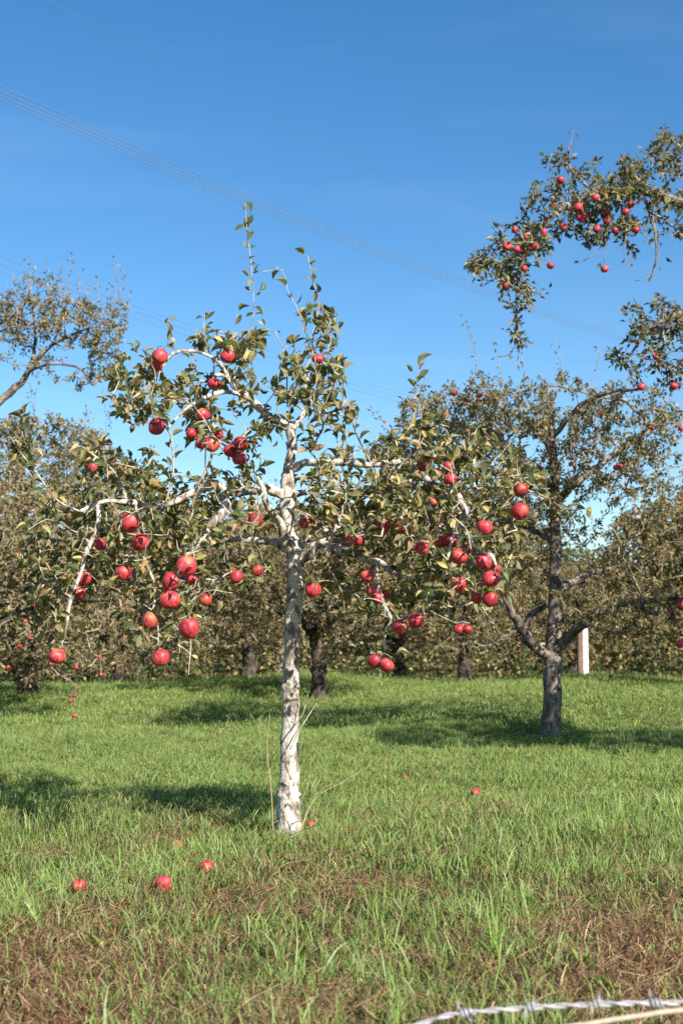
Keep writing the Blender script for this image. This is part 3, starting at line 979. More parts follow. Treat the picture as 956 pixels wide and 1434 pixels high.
# ------------------------------------------------------------------ other orchard trees
def orchard_tree(label, basepx, Yb, trunk, limbs, regions, sprouts, seed, leaf=(.035, .055), per=7, autumn=.3, rtip=.0022, expo=.4,
                 shift=1.0, sides=4, bark=M_BARK2, big_leaves=0, droop=.15, step=.12, wig=.14, lowdetail=True, name='apple_tree', group='orchard apple trees', palette=FARP, pal2=None, apples=()):
    """trunk/limbs: lists of (x, y, depth offset, radius px); regions: (x, y, rx, ry, depth offset, depth radius, n)"""
    rng = np.random.default_rng(seed)
    pal2 = AUT2 if pal2 is None else pal2
    def W(a): return P(a[0], a[1], Yb + a[2])
    b0 = W(trunk[0]); b0[2] = float(ground_z(b0[0], b0[1]))
    t = empty(name, b0)
    tag(t, label, 'apple tree' if name == 'apple_tree' else 'tree', group)
    skel = Skeleton(rng, 90000)
    for i, pl in enumerate([trunk] + limbs):
        wp = [W(a) for a in pl]; wr = [a[3] / FPX * Yb for a in pl]
        if i == 0:
            wp[0] = np.array([wp[0][0], wp[0][1], b0[2] - .05])
        L = sum(np.linalg.norm(wp[j + 1] - wp[j]) for j in range(len(wp) - 1))
        p, Rr = gnarled(wp, wr, max(.03, L / 40), 10 if i == 0 else 8, rng, .09, .1 if i == 0 else .3)
        mb = MB(); tube(mb, p, Rr, 10 if i == 0 else 8, ref=np.array([.1, 1, .05]))
        nm = 'trunk' if i == 0 else 'branch'
        link(nm, mb.mesh(nm, b0), bark, t)
        if i == 0: skel.add_limb(wp[-3:], wr[-3:], .1)
        else: skel.add_limb(wp, wr, .1)
    pl_ = []
    for sp in sprouts:
        skel.add_path([W(a) for a in sp[0]], .08); pl_.append(sp[1])
    ts = []
    for (cx, cy, rx, ry, dy, rd, n) in regions:
        q = sample_ellipsoid(n, (0, 0, 0), (1, 1, 1), rng, .35)
        for e in q:
            ts.append(P(cx + rx * e[0], cy + ry * e[2], Yb + dy + rd * e[1]))
    ts = np.array(ts)
    gz = ground_z(ts[:, 0], ts[:, 1])
    ts[:, 2] = np.maximum(ts[:, 2], gz + .25)
    n0 = len(skel.paths)
    skel.grow(ts, droop=droop, step=step, wig=wig)
    pl_ += [per] * (len(skel.paths) - n0)
    if len(apples):
        n0 = len(skel.paths)
        skel.grow([P(a[0], a[1] - a[2] * .55, a[3]) for a in apples], droop=.1, step=.06, wig=.12, minlen=.01)
        pl_ += [4] * (len(skel.paths) - n0)
    skel.finish(rtip, expo)
    tag(link('twigs', skel.twig_mesh('twigs', b0, sides if sides else 3, .05), M_TWIG2, t), kind='stuff')
    pos, axis, nrm = skel.leaf_sites(np.array(pl_, float), .9, spread=leaf[1], single=len(sprouts))
    n = len(pos)
    size = rng.uniform(leaf[0], leaf[1], n)
    Rm = frames(axis, nrm)
    col = leaf_colors(n, rng, autumn, palette, pal2, shift)
    rest = np.arange(n)
    if big_leaves:
        lx, ly, ld = to_px(pos)
        vis = (lx < 960) & (lx > -5) & (ly > 0)
        order = np.argsort(np.where(vis, ld - size * 20, 1e6))
        leaf_objects(order[:big_leaves], pos, Rm, size, t, b0, rng, LEAF_ME)
        rest = order[big_leaves:]
    tag(link('crown', leaves_mesh('crown', LEAF_LO if big_leaves else LEAF_FAR, pos[rest], Rm[rest], size[rest], col[rest], b0, rng), M_LEAF2, t), kind='stuff')
    print(label[:40], 'leaves', n, 'nodes', skel.n)
    return t

OV_A = [(x, y, d, 9.1 - random.uniform(.12, .5)) for (x, y, d) in [(784, 252, 13), (774, 289, 13), (709, 345, 14), (761, 326, 12), (708, 401, 13), (809, 290, 13), (814, 305, 15), (833, 277, 11), (846, 298, 13), (849, 309, 12), (860, 323, 11), (835, 321, 12), (875, 297, 12),
        (883, 286, 11), (890, 322, 11), (846, 377, 12), (723, 349, 12), (731, 353, 10), (749, 346, 12), (743, 349, 9), (788, 318, 12), (770, 372, 11), (720, 322, 10), (735, 332, 9), (733, 376, 10)]]
OV_B = [(x, y, d, 9.3 - random.uniform(.1, .35)) for (x, y, d) in [(897, 542, 12), (943, 541, 13), (918, 500, 10)]]
RT_A = [(x, y, d, 11.6 - random.uniform(.5, 1.1)) for (x, y, d) in [(755, 657, 11), (635, 550, 10), (671, 553, 9), (840, 578, 8), (866, 654, 12), (799, 650, 8), (766, 702, 9), (912, 600, 7), (886, 841, 8), (940, 855, 11), (862, 655, 9)]]
RU_A = [(954, 847, 15, 10.6), (951, 902, 13, 10.6), (953, 600, 8, 10.6)]
# the tree right of the pale one
orchard_tree('dark-trunked apple tree with low forking limbs beside the pale tree', None, 11.6,
    [(772, 1036, 0, 20), (771, 1022, 0, 14.5), (773, 980, 0, 13), (774, 920, 0, 13), (776, 870, 0, 10), (777, 800, 0, 9), (777, 720, 0, 8), (775, 650, 0, 6), (772, 590, 0, 4), (765, 540, 0, 2.5)],
    [[(770, 918, 0, 8), (748, 905, -.1, 7), (726, 875, -.25, 5.5), (712, 850, -.4, 4.5), (690, 800, -.5, 4), (665, 760, -.6, 3)],
     [(742, 902, -.1, 6), (732, 890, .1, 5), (742, 862, .2, 4.5), (765, 848, .2, 3)],
     [(727, 880, -.2, 4), (705, 892, -.3, 3), (680, 905, -.4, 2), (655, 900, -.5, 1.4)],
     [(776, 912, 0, 8), (798, 890, -.15, 7), (818, 872, -.3, 6), (842, 855, -.45, 4.5), (880, 845, -.6, 3), (920, 860, -.7, 2.5)],
     [(777, 830, 0, 6), (800, 815, .3, 5), (835, 800, .6, 4), (880, 790, .8, 3)],
     [(777, 705, 0, 7), (800, 680, .2, 6), (835, 655, .3, 5), (880, 620, .5, 4), (930, 590, .6, 3)],
     [(777, 690, 0, 6), (750, 660, -.2, 5), (710, 630, -.4, 4), (660, 600, -.5, 3), (610, 590, -.6, 2)],
     [(775, 640, 0, 5), (750, 600, .3, 4), (700, 570, .5, 3), (650, 560, .8, 2)],
     [(775, 610, 0, 4), (810, 570, -.2, 3.5), (850, 550, -.4, 2.5), (900, 545, -.5, 2)],
     [(776, 760, 0, 5), (740, 740, .4, 4), (690, 720, .7, 3), (640, 700, .9, 2)]],
    [(620, 600, 75, 50, -.3, .9, 100), (700, 580, 80, 60, 0, 1.1, 120), (790, 580, 80, 60, 0, 1.1, 120), (880, 590, 80, 60, 0, 1.1, 120), (680, 650, 80, 50, 0, 1.2, 80), (850, 655, 90, 40, .2, 1.2, 85),
     (930, 640, 60, 70, 0, 1.0, 60), (570, 640, 60, 45, -.3, .8, 70), (640, 740, 70, 60, .3, 1.0, 70), (900, 780, 60, 40, .4, .9, 60), (870, 850, 80, 40, -.2, .7, 55), (660, 830, 50, 60, -.3, .7, 40), (690, 895, 45, 18, -.4, .4, 18), (840, 715, 90, 50, .2, .9, 70), (640, 590, 90, 60, -.2, 1.0, 110), (720, 690, 70, 50, .2, .9, 70), (775, 660, 60, 70, -.3, .6, 50), (760, 780, 110, 50, .5, .8, 60), (850, 850, 90, 40, -.6, .4, 40)],
    [([(660, 560, .3), (666, 500, .3), (650, 445, .3)], 14), ([(690, 560, 0), (700, 520, 0), (690, 480, 0)], 10), ([(780, 540, 0), (785, 510, 0), (778, 480, 0)], 12), ([(820, 550, 0), (840, 500, 0), (832, 490, 0)], 8),
     ([(725, 550, .1), (735, 520, .1), (728, 495, .1)], 9), ([(600, 580, -.4), (592, 555, -.4), (600, 530, -.4)], 9), ([(550, 620, -.4), (540, 595, -.4), (520, 575, -.4)], 10), ([(860, 560, 0), (880, 530, 0), (885, 505, 0)], 8)],
    301, apples=RT_A + RU_A, leaf=(.026, .045), per=17, autumn=.3, rtip=.0024, expo=.42)

# the tree whose crown reaches in from the right, its trunk beyond the frame
orchard_tree('tall apple tree beyond the barbed wire arching an apple-laden branch against the sky', None, 9.3,
    [(1330, 1090, .4, 34), (1326, 1060, .4, 26), (1318, 960, .4, 22), (1305, 820, .3, 21), (1290, 660, .2, 20), (1265, 560, .1, 18)],
    [[(1290, 640, .1, 15), (1200, 470, 0, 13), (1100, 350, -.1, 11), (1010, 300, -.2, 9), (956, 285, -.2, 7.5), (915, 272, -.2, 6.5), (880, 265, -.2, 5), (835, 270, -.2, 4), (790, 290, -.2, 3.5), (745, 330, -.25, 3), (728, 380, -.25, 2.4), (722, 440, -.25, 1.6), (725, 490, -.25, 1)],
     [(1265, 565, .1, 13), (1180, 500, .2, 11), (1080, 460, .2, 8), (1000, 450, .1, 6), (950, 440, 0, 4), (910, 460, -.1, 3), (880, 500, -.1, 1.6)],
     [(1280, 600, .2, 15), (1330, 420, .3, 12), (1380, 250, .4, 8), (1420, 120, .4, 4)],
     [(1300, 680, .2, 12), (1420, 560, .3, 9), (1520, 520, .4, 5)],
     [(880, 265, -.2, 3), (895, 230, -.2, 2.2), (930, 200, -.2, 1.5)],
     [(835, 270, -.2, 2.4), (800, 240, -.2, 1.8), (795, 205, -.2, 1.2)],
     [(1280, 600, .2, 14), (1290, 480, -.6, 11), (1300, 400, -1.3, 7), (1320, 350, -1.9, 4)],
     [(900, 270, -.2, 2.2), (915, 320, -.25, 1.7), (918, 360, -.25, 1.2), (910, 390, -.25, .8)]],
    [(730, 345, 45, 40, -.25, .35, 30), (690, 385, 42, 35, -.25, .35, 26), (720, 410, 30, 32, -.25, .3, 14), (780, 290, 50, 42, -.2, .4, 36), (840, 265, 55, 42, -.2, .4, 44), (900, 250, 50, 45, -.2, .45, 44), (940, 215, 30, 32, -.2, .4, 18),
     (840, 320, 55, 28, -.2, .35, 26), (900, 330, 40, 40, -.2, .35, 12), (780, 225, 18, 20, -.2, .2, 6), (725, 465, 10, 28, -.25, .12, 5), (945, 290, 30, 40, -.2, .4, 14),
     (910, 450, 48, 38, 0, .35, 34), (890, 500, 40, 28, -.05, .3, 20), (945, 470, 35, 55, 0, .4, 26), (950, 530, 30, 15, 0, .3, 5), (925, 520, 20, 20, 0, .3, 6),
     (1060, 330, 110, 110, 0, .9, 60), (1040, 480, 90, 70, .1, .7, 40), (1250, 300, 170, 200, .3, 1.3, 110), (1420, 420, 150, 180, .4, 1.3, 80), (1180, 560, 120, 80, .2, .9, 60), (1170, 650, 120, 70, -.2, 1.0, 220), (1330, 640, 120, 90, -.2, 1.2, 160), (1330, 370, 230, 90, -1.9, .8, 620), (1570, 380, 170, 100, -1.6, .9, 420), (1800, 420, 170, 100, -1.2, .9, 260)],
    [([(795, 240, -.2), (798, 205, -.2), (803, 178, -.2)], 10), ([(720, 440, -.25), (728, 480, -.25), (722, 512, -.25)], 5), ([(915, 215, -.2), (925, 195, -.2), (930, 180, -.2)], 6), ([(850, 320, -.3), (838, 350, -.3), (815, 366, -.3), (803, 368, -.3)], 4), ([(880, 315, -.3), (872, 350, -.3), (880, 372, -.3)], 5), ([(912, 300, -.3), (922, 345, -.3), (918, 372, -.3), (905, 390, -.3)], 5), ([(725, 470, -.25), (715, 495, -.25), (697, 500, -.25)], 4), ([(740, 400, -.25), (752, 412, -.25), (765, 408, -.25)], 4)],
    302, apples=OV_A + OV_B, leaf=(.030, .054), per=15, autumn=.2, rtip=.0022, expo=.42, shift=.68, palette=GREEN, big_leaves=300, wig=.2)  # shift darkens the crown leaves, painting in the shade on their undersides

# the tall one at the left edge
orchard_tree('tall sparse apple tree with upright leafy shoots above the leftmost crowns', None, 15.0,
    [(-170, 1005, 0, 22), (-168, 985, 0, 15), (-160, 900, 0, 14), (-150, 800, 0, 13), (-135, 700, 0, 12)],
    [[(-138, 710, 0, 10), (-90, 640, 0, 8.5), (-40, 595, 0, 7), (5, 558, 0, 5.8), (35, 530, 0, 4.6), (48, 508, 0, 3.6), (75, 482, 0, 2.6), (110, 465, 0, 1.8), (140, 455, 0, 1.2)],
     [(45, 512, 0, 3), (50, 470, .2, 2.5), (45, 420, .2, 1.6), (40, 380, .2, 1)],
     [(40, 520, 0, 2.4), (70, 510, -.2, 2), (110, 515, -.2, 1.6), (130, 540, -.2, 1)],
     [(-138, 700, 0, 9), (-170, 600, .3, 7), (-190, 500, .4, 5), (-180, 430, .4, 3)],
     [(-145, 760, 0, 8), (-230, 690, .3, 6), (-300, 650, .3, 4)],
     [(75, 482, 0, 2), (90, 440, .1, 1.6), (98, 400, .1, 1)]],
    [(40, 450, 45, 45, 0, .5, 60), (95, 450, 45, 40, 0, .5, 66), (140, 460, 36, 38, 0, .4, 48), (140, 510, 32, 26, 0, .4, 26), (110, 530, 36, 16, 0, .3, 14), (10, 470, 30, 60, 0, .4, 40), (60, 510, 35, 14, 0, .3, 12),
     (-60, 470, 60, 70, 0, .7, 60), (-160, 470, 90, 90, .2, .9, 70), (-260, 600, 80, 70, .2, .8, 40), (165, 440, 16, 30, 0, .2, 14), (60, 420, 70, 36, 0, .5, 50), (150, 490, 30, 40, 0, .4, 24)],
    [([(40, 420, 0), (42, 390, 0), (38, 362, 0)], 14), ([(98, 420, 0), (97, 385, 0), (100, 350, 0)], 16), ([(160, 430, 0), (163, 400, 0), (160, 365, 0)], 12), ([(165, 420, 0), (172, 395, 0), (176, 380, 0)], 7),
     ([(70, 430, 0), (72, 400, 0), (68, 375, 0)], 10), ([(10, 450, 0), (12, 420, 0), (10, 395, 0)], 10), ([(125, 430, 0), (122, 410, 0), (128, 392, 0)], 8)] + [([(x_, 455, dz_), (x_ + 3, 430, dz_), (x_ + dx_, 430 - h_, dz_)], 11) for x_, dx_, h_, dz_ in ((-8, 2, 40, .2), (22, -3, 45, -.2), (30, 4, 36, .3), (52, -2, 58, -.1), (62, 3, 30, .2), (82, 2, 62, .1), (90, -4, 44, -.3), (108, 4, 56, .2), (112, -2, 35, -.2), (135, 2, 40, .1), (148, 5, 32, 0), (168, 3, 28, .1), (178, 4, 20, -.1))],
    303, leaf=(.030, .050), per=15, autumn=.35, rtip=.0024, expo=.42)

def auto_tree(label, px, py, Yb, cx, cy, rx, ry, seed, n=420, trunk_r=9, per=8, autumn=.45, fork=None, leaf=(.036, .058), skirt=0, shift=1.0, rdm=None, **kw):
    """a spreading orchard tree from its foot (px, py) and crown ellipse in the photograph"""
    rng = np.random.default_rng(seed)
    fy = fork if fork is not None else py - (py - cy) * .5
    tr = [(px, py + 2, 0, trunk_r * 1.5), (px, py - 4, 0, trunk_r * 1.1), (px + rng.normal(0, 2), (py + fy) / 2, 0, trunk_r), (px + rng.normal(0, 3), fy, 0, trunk_r * .95)]
    rd = rdm if rdm else rx / FPX * Yb * .85
    lim = []
    for q in range(8):
        a = q / 8 * 6.28 + rng.uniform(-.3, .3)
        ex = cx + rx * .85 * math.cos(a); ed = rd * .85 * math.sin(a)
        ey = cy + ry * rng.uniform(-.75, .45)
        mx = px + (ex - px) * .45; my = min(fy, ey) - ry * rng.uniform(0, .2) + (fy - min(fy, ey)) * .4
        lim.append([(px, fy + 3, 0, trunk_r * .65), (px * .7 + mx * .3, fy * .7 + my * .3, ed * .15, trunk_r * .55), (mx, my, ed * .45, trunk_r * .42), (mx * .4 + ex * .6, my * .4 + ey * .6 - ry * .05, ed * .75, trunk_r * .28), (ex, ey, ed, trunk_r * .14)])
    lim.append([(px, fy + 3, 0, trunk_r * .8), (px + rng.normal(0, 5), (fy + cy) / 2, 0, trunk_r * .6), (cx, cy - ry * .7, 0, trunk_r * .2)])
    reg = [(cx, cy, rx, ry, 0, rd, n), (cx, cy - ry * .35, rx * .85, ry * .62, 0, rd * .8, n // 2)]
    if skirt: reg.append((cx, cy + ry * .7, rx * .95, ry * .5, -.3 * rd, rd * .8, skirt))
    sp = []
    for q in range(9):
        sx = cx + rx * rng.uniform(-.75, .75)
        sy = cy - ry * math.sqrt(max(0, 1 - ((sx - cx) / rx) ** 2)) * .9
        h = rng.uniform(.18, .4) * ry
        sp.append(([(sx, sy + 10, 0), (sx + rng.normal(0, 3), sy - h * .5, 0), (sx + rng.normal(0, 5), sy - h, 0)], 9))
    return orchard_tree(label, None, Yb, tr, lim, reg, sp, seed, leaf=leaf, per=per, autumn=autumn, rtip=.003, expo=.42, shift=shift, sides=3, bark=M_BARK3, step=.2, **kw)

rl = random.Random(4)
FL_A = [(x, y, rl.uniform(4.5, 7.5), 12.1 + rl.uniform(0, .5)) for (x, y) in [(25, 770), (38, 760), (50, 780), (28, 905), (48, 847), (36, 870), (42, 893), (107, 963), (105, 974), (99, 981), (142, 945), (104, 1002), (107, 935), (140, 920), (188, 871), (175, 892), (83, 768), (64, 865), (222, 779), (12, 935), (70, 930)]]
auto_tree('wide brown-leaved apple tree behind the white drooping twig', 38, 968, 17.0, 30, 752, 205, 180, 401, n=1500, trunk_r=13, per=15, skirt=260, rdm=2.9)
auto_tree('nearest of the left-hand apple trees, its trunk beyond the frame edge', -75, 1012, 13.5, 5, 800, 200, 135, 409, n=620, trunk_r=14, per=11, skirt=90, rdm=1.7, fork=900, apples=FL_A)
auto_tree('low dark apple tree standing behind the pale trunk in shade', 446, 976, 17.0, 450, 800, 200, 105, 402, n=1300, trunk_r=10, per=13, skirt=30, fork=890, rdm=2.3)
auto_tree('bushy apple tree between the shaded one and the wide brown-leaved one', 348, 954, 21.5, 300, 810, 170, 110, 403, n=1200, trunk_r=10, per=15, skirt=120)
auto_tree('brown twiggy apple tree behind the dark-trunked one', 650, 956, 21.0, 650, 790, 150, 110, 404, n=1100, trunk_r=9, per=14, skirt=90)
auto_tree('dense russet apple tree reaching in beside the white post', 1010, 960, 18.0, 1000, 800, 175, 120, 405, n=1500, trunk_r=14, per=15, skirt=200)
auto_tree('distant brown apple tree between the dark trunk and the white post', 800, 952, 26.0, 830, 850, 125, 68, 406, n=1000, trunk_r=8, per=15, skirt=90)
auto_tree('distant low apple tree left of the bushy one', 165, 956, 27.0, 170, 850, 150, 85, 407, n=1000, trunk_r=8, per=15, skirt=100)
auto_tree('distant apple tree under the lowest hanging pair of apples', 560, 953, 24.5, 545, 850, 120, 80, 408, n=900, trunk_r=8, per=15, skirt=90)

# ------------------------------------------------------------------ hedge and far wood
def leaf_mass(name, label, cat, base, blobs, n, leaf, seed, palette, autumn=.2, group=None, stems=None, mat=M_LEAF2, shift=1.0):
    rng = np.random.default_rng(seed)
    t = empty(name, base); tag(t, label, cat, group)
    pos = []
    w = np.array([b[3] * b[4] * b[5] for b in blobs]) ** .67; w /= w.sum()
    for b, q in zip(blobs, w):
        pos.append(sample_ellipsoid(max(10, int(n * q)), b[:3], b[3:6], rng, .75))
    pos = np.concatenate(pos); n = len(pos)
    axis = rng.normal(0, 1, (n, 3)); nrm = rng.normal(0, .6, (n, 3)) + np.array([0, -.3, .7])
    size = rng.uniform(leaf * .7, leaf * 1.3, n)
    tag(link('crown', leaves_mesh('crown', LEAF_FAR, pos, frames(axis, nrm), size, leaf_colors(n, rng, autumn, palette, AUT, shift), base, rng), mat, t), kind='stuff')
    if stems:
        for st in stems:
            mb = MB(); p, R_ = gnarled(st[0], st[1], .3, 8, rng, .08); tube(mb, p, R_, 8, ref=np.array([.1, 1, 0.]))
            link('trunk', mb.mesh('trunk', base), M_BARK2, t)
    return t

HEDGE = np.array([(.03, .048, .016), (.05, .065, .022), (.075, .08, .032), (.11, .09, .045)])  # greens darkened so the colour carries the shadow on the hedge
rh = np.random.default_rng(9)
blobs = []
for x in np.arange(-17, 17, .75):
    h = rh.uniform(2.0, 2.5)
    g = float(ground_z(x, 30.5))
    blobs.append((x, 30.5 + rh.normal(0, .15), g + h * .5, .75, .7, h * .55))
leaf_mass('hedge', 'long clipped green and brown hedge closing the far end of the orchard', 'hedge', (0, 30.5, float(ground_z(0, 30.5))), blobs, 90000, .1, 501, HEDGE, .3)

WOOD = np.array([(.022, .042, .014), (.032, .055, .018), (.045, .065, .022), (.06, .075, .03)])
for i, (px, Yd, top, w) in enumerate([(-150, 62, 715, 9), (30, 58, 730, 8.5), (210, 64, 722, 9), (390, 60, 728, 8.5), (560, 66, 735, 8), (705, 60, 718, 6), (850, 68, 768, 7), (985, 60, 735, 8), (1130, 64, 730, 9)]):
    rt = np.random.default_rng(600 + i)
    c = P(px, 905, Yd); gz0 = float(ground_z(c[0], Yd))
    H = P(px, top, Yd)[2] - gz0
    bl = []
    for q in range(16):
        a = rt.uniform(0, 6.28); rr = rt.uniform(0, .75) * w * .5; hz = rt.uniform(.25, .85)
        s = w * .24 * rt.uniform(.7, 1.2)
        bl.append((c[0] + rr * math.cos(a) * (1.15 - hz * .5), Yd + rr * math.sin(a), gz0 + H * hz, s, s, s * .85))
    bl.append((c[0], Yd, gz0 + H * .9, w * .16, w * .16, H * .1))
    stem = [([(c[0], Yd, gz0 - .1), (c[0] + .1, Yd, gz0 + H * .3), (c[0], Yd, gz0 + H * .8)], [.2, .16, .05])]
    wl = ['behind the tall sparse tree', 'behind the wide brown-leaved tree', 'behind the distant low tree', 'behind the bushy tree and pale trunk', 'behind the lowest hanging pair of apples', 'against the sky gap by the dark trunk', 'behind the white post', 'behind the russet tree', 'beyond the russet tree'][i]
    leaf_mass('woodland_tree', 'dark green woodland tree over the hedge, ' + wl, 'tree', (c[0], Yd, gz0), bl, 9000, .27, 620 + i, WOOD, .08, 'woodland trees behind the hedge', stem)

# ------------------------------------------------------------------ white post
pc = P(819, 948, 24.0); pc[2] = float(ground_z(pc[0], pc[1]))
post = empty('white_post', pc); tag(post, 'weathered white square post standing at the edge of the far grass', 'post')
def box_mesh(name, sx, sy, z0, z1, taper=1.0, bev=.01, rotz=0):
    import bmesh
    bm = bmesh.new()
    bmesh.ops.create_cube(bm, size=1)
    for v in bm.verts:
        k = taper if v.co.z > 0 else 1
        v.co = Vector((v.co.x * sx * k, v.co.y * sy * k, z0 if v.co.z < 0 else z1))
    bmesh.ops.bevel(bm, geom=bm.edges[:], offset=bev, segments=2, affect='EDGES')
    bmesh.ops.rotate(bm, verts=bm.verts[:], matrix=Matrix.Rotation(rotz, 3, 'Z'))
    me = bpy.data.meshes.new(name); bm.to_mesh(me); bm.free()
    return me
M_WHITE = plain('weathered_white_paint', (.66, .63, .57), .75, .3, 9, .28)
link('shaft', box_mesh('shaft', .10, .08, -.1, .92, .92, .012, .25), M_WHITE, post)
link('cap', box_mesh('cap', .112, .092, .921, .965, .8, .012, .25), M_WHITE, post)
st_ = link('side_upright', box_mesh('side_upright', .075, .075, -.1, .99, .95, .01, .25), plain('mottled_brown', (.15, .10, .07), .9, .2, 14, .4), post)  # brown upright set along the left side of the white shaft
st_.location = (-.092, -.012, 0)

# ------------------------------------------------------------------ apples on the other trees and on the ground
for (x, y, d, Y_) in OV_A:
    apple(x, y, d, Y_, 'red apple near the drooping tip of the high arching branch' if x < 752 else 'red apple along the middle of the high arching branch' if x < 836 else 'red apple towards the thick end of the high arching branch', 'apples on the arching branch')
for (x, y, d, Y_) in OV_B:
    apple(x, y, d, Y_, 'apple at the tips of the lower drooping branch below the arching one', 'apples on the lower drooping branch')
for (x, y, d, Y_) in RT_A:
    apple(x, y, d, Y_, 'small orange-red apple in the dark-trunked tree', 'apples in the dark-trunked tree', parts=False)
for (x, y, d, Y_) in RU_A:
    apple(x, y, d, Y_, 'red apple hanging at the outer twigs near the russet tree', 'apples near the russet tree', parts=False)
for (x, y, d, Y_) in FL_A:
    apple(x, y, d, Y_, 'tiny red apple in the low bunch hanging before the far grass edge' if y > 940 and x > 90 else 'tiny red apple scattered among the leaves of the left-hand apple trees', 'apples on the left-hand trees', parts=False)

def fallen(x, y, dpx, label, group, sink=.25):
    dist = CAMZ * FPX / (y - 905)
    for _ in range(4):
        p = P(x, y, dist)
        dist *= (CAMZ - float(ground_z(p[0], p[1])) - .02) / max(.05, CAMZ - p[2])
    p = P(x, y, dist); dia = dpx / FPX * dist
    p[2] = float(ground_z(p[0], p[1])) + dia * (.5 - sink) + .012
    apple(0, 0, 0, 0, label, group, loc=p, dia=dia, rot=(random.uniform(.6, 1.7), random.uniform(-.5, .5), random.uniform(0, 6.28)))
    return p
fallen(111, 1246, 21, 'fallen red apple lying alone in the grass, farthest from the pale trunk', None, .1)
fallen(229, 1245, 25, 'fallen bright red apple with a dry leaf beside it in the thatch', None, .1)
fallen(289, 1221, 22, 'fallen red apple in the grass closest to the tall dark tuft', None, .1)
fallen(249, 1184, 16, 'small fallen red apple half sunk in grass', None, .1)
fallen(435, 1158, 13, 'rotting orange-brown fallen apple beside the pale trunk foot', None, .1)
fallen(665, 1113, 14, 'fallen red apple in the open sunny grass', None, .15)
fallen(684, 1095, 8, 'tiny fallen apple in the grass before the dark-trunked tree', 'fallen apples', .3)
fallen(690, 1086, 7, 'tiny fallen apple in the grass before the dark-trunked tree', 'fallen apples', .3)
fallen(567, 1088, 7, 'tiny fallen apple in the grass before the dark-trunked tree', 'fallen apples', .3)

# ------------------------------------------------------------------ weeds and stalks
def ground_pt(x, y):
    dist = CAMZ * FPX / (y - 905)
    for _ in range(6):
        p = P(x, y, dist)
        dist *= (CAMZ - float(ground_z(p[0], p[1]))) / max(.05, CAMZ - p[2])
    p = P(x, y, dist); p[2] = float(ground_z(p[0], p[1]))
    return p

WEED_ME = []
rw = np.random.default_rng(31)
for i in range(5):
    v = LEAF_HI[0][:-3] * np.array([.62, 1, .3 + i * .15])
    c = np.array([(.18, .26, .06), (.20, .28, .08), (.15, .23, .05), (.22, .29, .09), (.18, .25, .07)])[i]
    me = make_mesh('leaf', v, LEAF_HI[2], np.repeat(c[None], len(v), 0)); me.materials.append(M_GRASS); WEED_ME.append(me)
for (x, y, s, nl, label) in [(817, 1362, .075, 7, 'broad-leaved weed rosette in the bare thatch above the barbed wire'), (852, 1398, .085, 6, 'upright broad-leaved weed just over the barbed wire'),
                             (908, 1352, .07, 7, 'leafy weed clump in the grass at the thatch edge'), (713, 1316, .055, 8, 'low round weed rosette in the middle of the thatch'),
                             (948, 1345, .06, 5, 'pale broad weed at the edge of the dark thatch'), (762, 1398, .05, 5, 'small weed seedling behind the barbed wire'), (757, 1225, .05, 5, 'pale rounded weed in thin grass before the dark-trunked tree'),
                             (140, 1340, .09, 6, 'broad pale weed leaves among the grass left of the thatch'), (628, 1418, .05, 5, 'small round-leaved weed beside the first barb')]:
    p = ground_pt(x, y)
    w_ = empty('weed', p); tag(w_, label, 'weed', 'broad-leaved weeds')
    nl += 4
    for q in range(nl):
        a = q / nl * 6.28 + rw.uniform(-.4, .4); up = rw.uniform(.7, 2.0)
        ax = np.array([[math.cos(a), math.sin(a), up]]); Rr = frames(ax, np.array([[-math.cos(a) * .6, -math.sin(a) * .6, 1.0]]))[0]
        o = bpy.data.objects.new('leaf', WEED_ME[rw.integers(0, 5)]); COL.objects.link(o); o.parent = w_
        sz = s * rw.uniform(.35, .75)
        o.matrix_local = Matrix([[*(Rr[r] * sz), (ax[0][r] * .004)] for r in range(3)] + [[0, 0, 0, 1]])

M_STRAW = plain('straw', (.42, .34, .19), .7)
for pts, label in [([(415, 1166), (440, 1120), (480, 1095), (520, 1070)], 'long pale dry grass stalk leaning away from the pale trunk'),
                   ([(413, 1166), (420, 1130), (432, 1095), (436, 1060)], 'pale dry grass stalk standing upright against the pale trunk'),
                   ([(418, 1168), (428, 1140), (446, 1110), (463, 1098)], 'short curved dry grass stalk at the pale trunk foot'),
                   ([(383, 1165), (380, 1110), (374, 1050), (378, 1000)], 'thin tall dry stem standing on the shaded side of the pale trunk')]:
    wpts = [P(x, y, 5.3 - .03 * i) for i, (x, y) in enumerate(pts)]
    p0 = wpts[0].copy(); p0[2] = float(ground_z(p0[0], p0[1])) - .01
    wpts[0] = p0
    p, r = catmull(wpts, [.0022, .0018, .0014, .0007], .03)
    mb = MB(); tube(mb, p, r, 5)
    tag(link('dry_stalk', mb.mesh('dry_stalk', p0), M_STRAW, None, p0), label, 'stalk', 'dry stalks at the trunk')

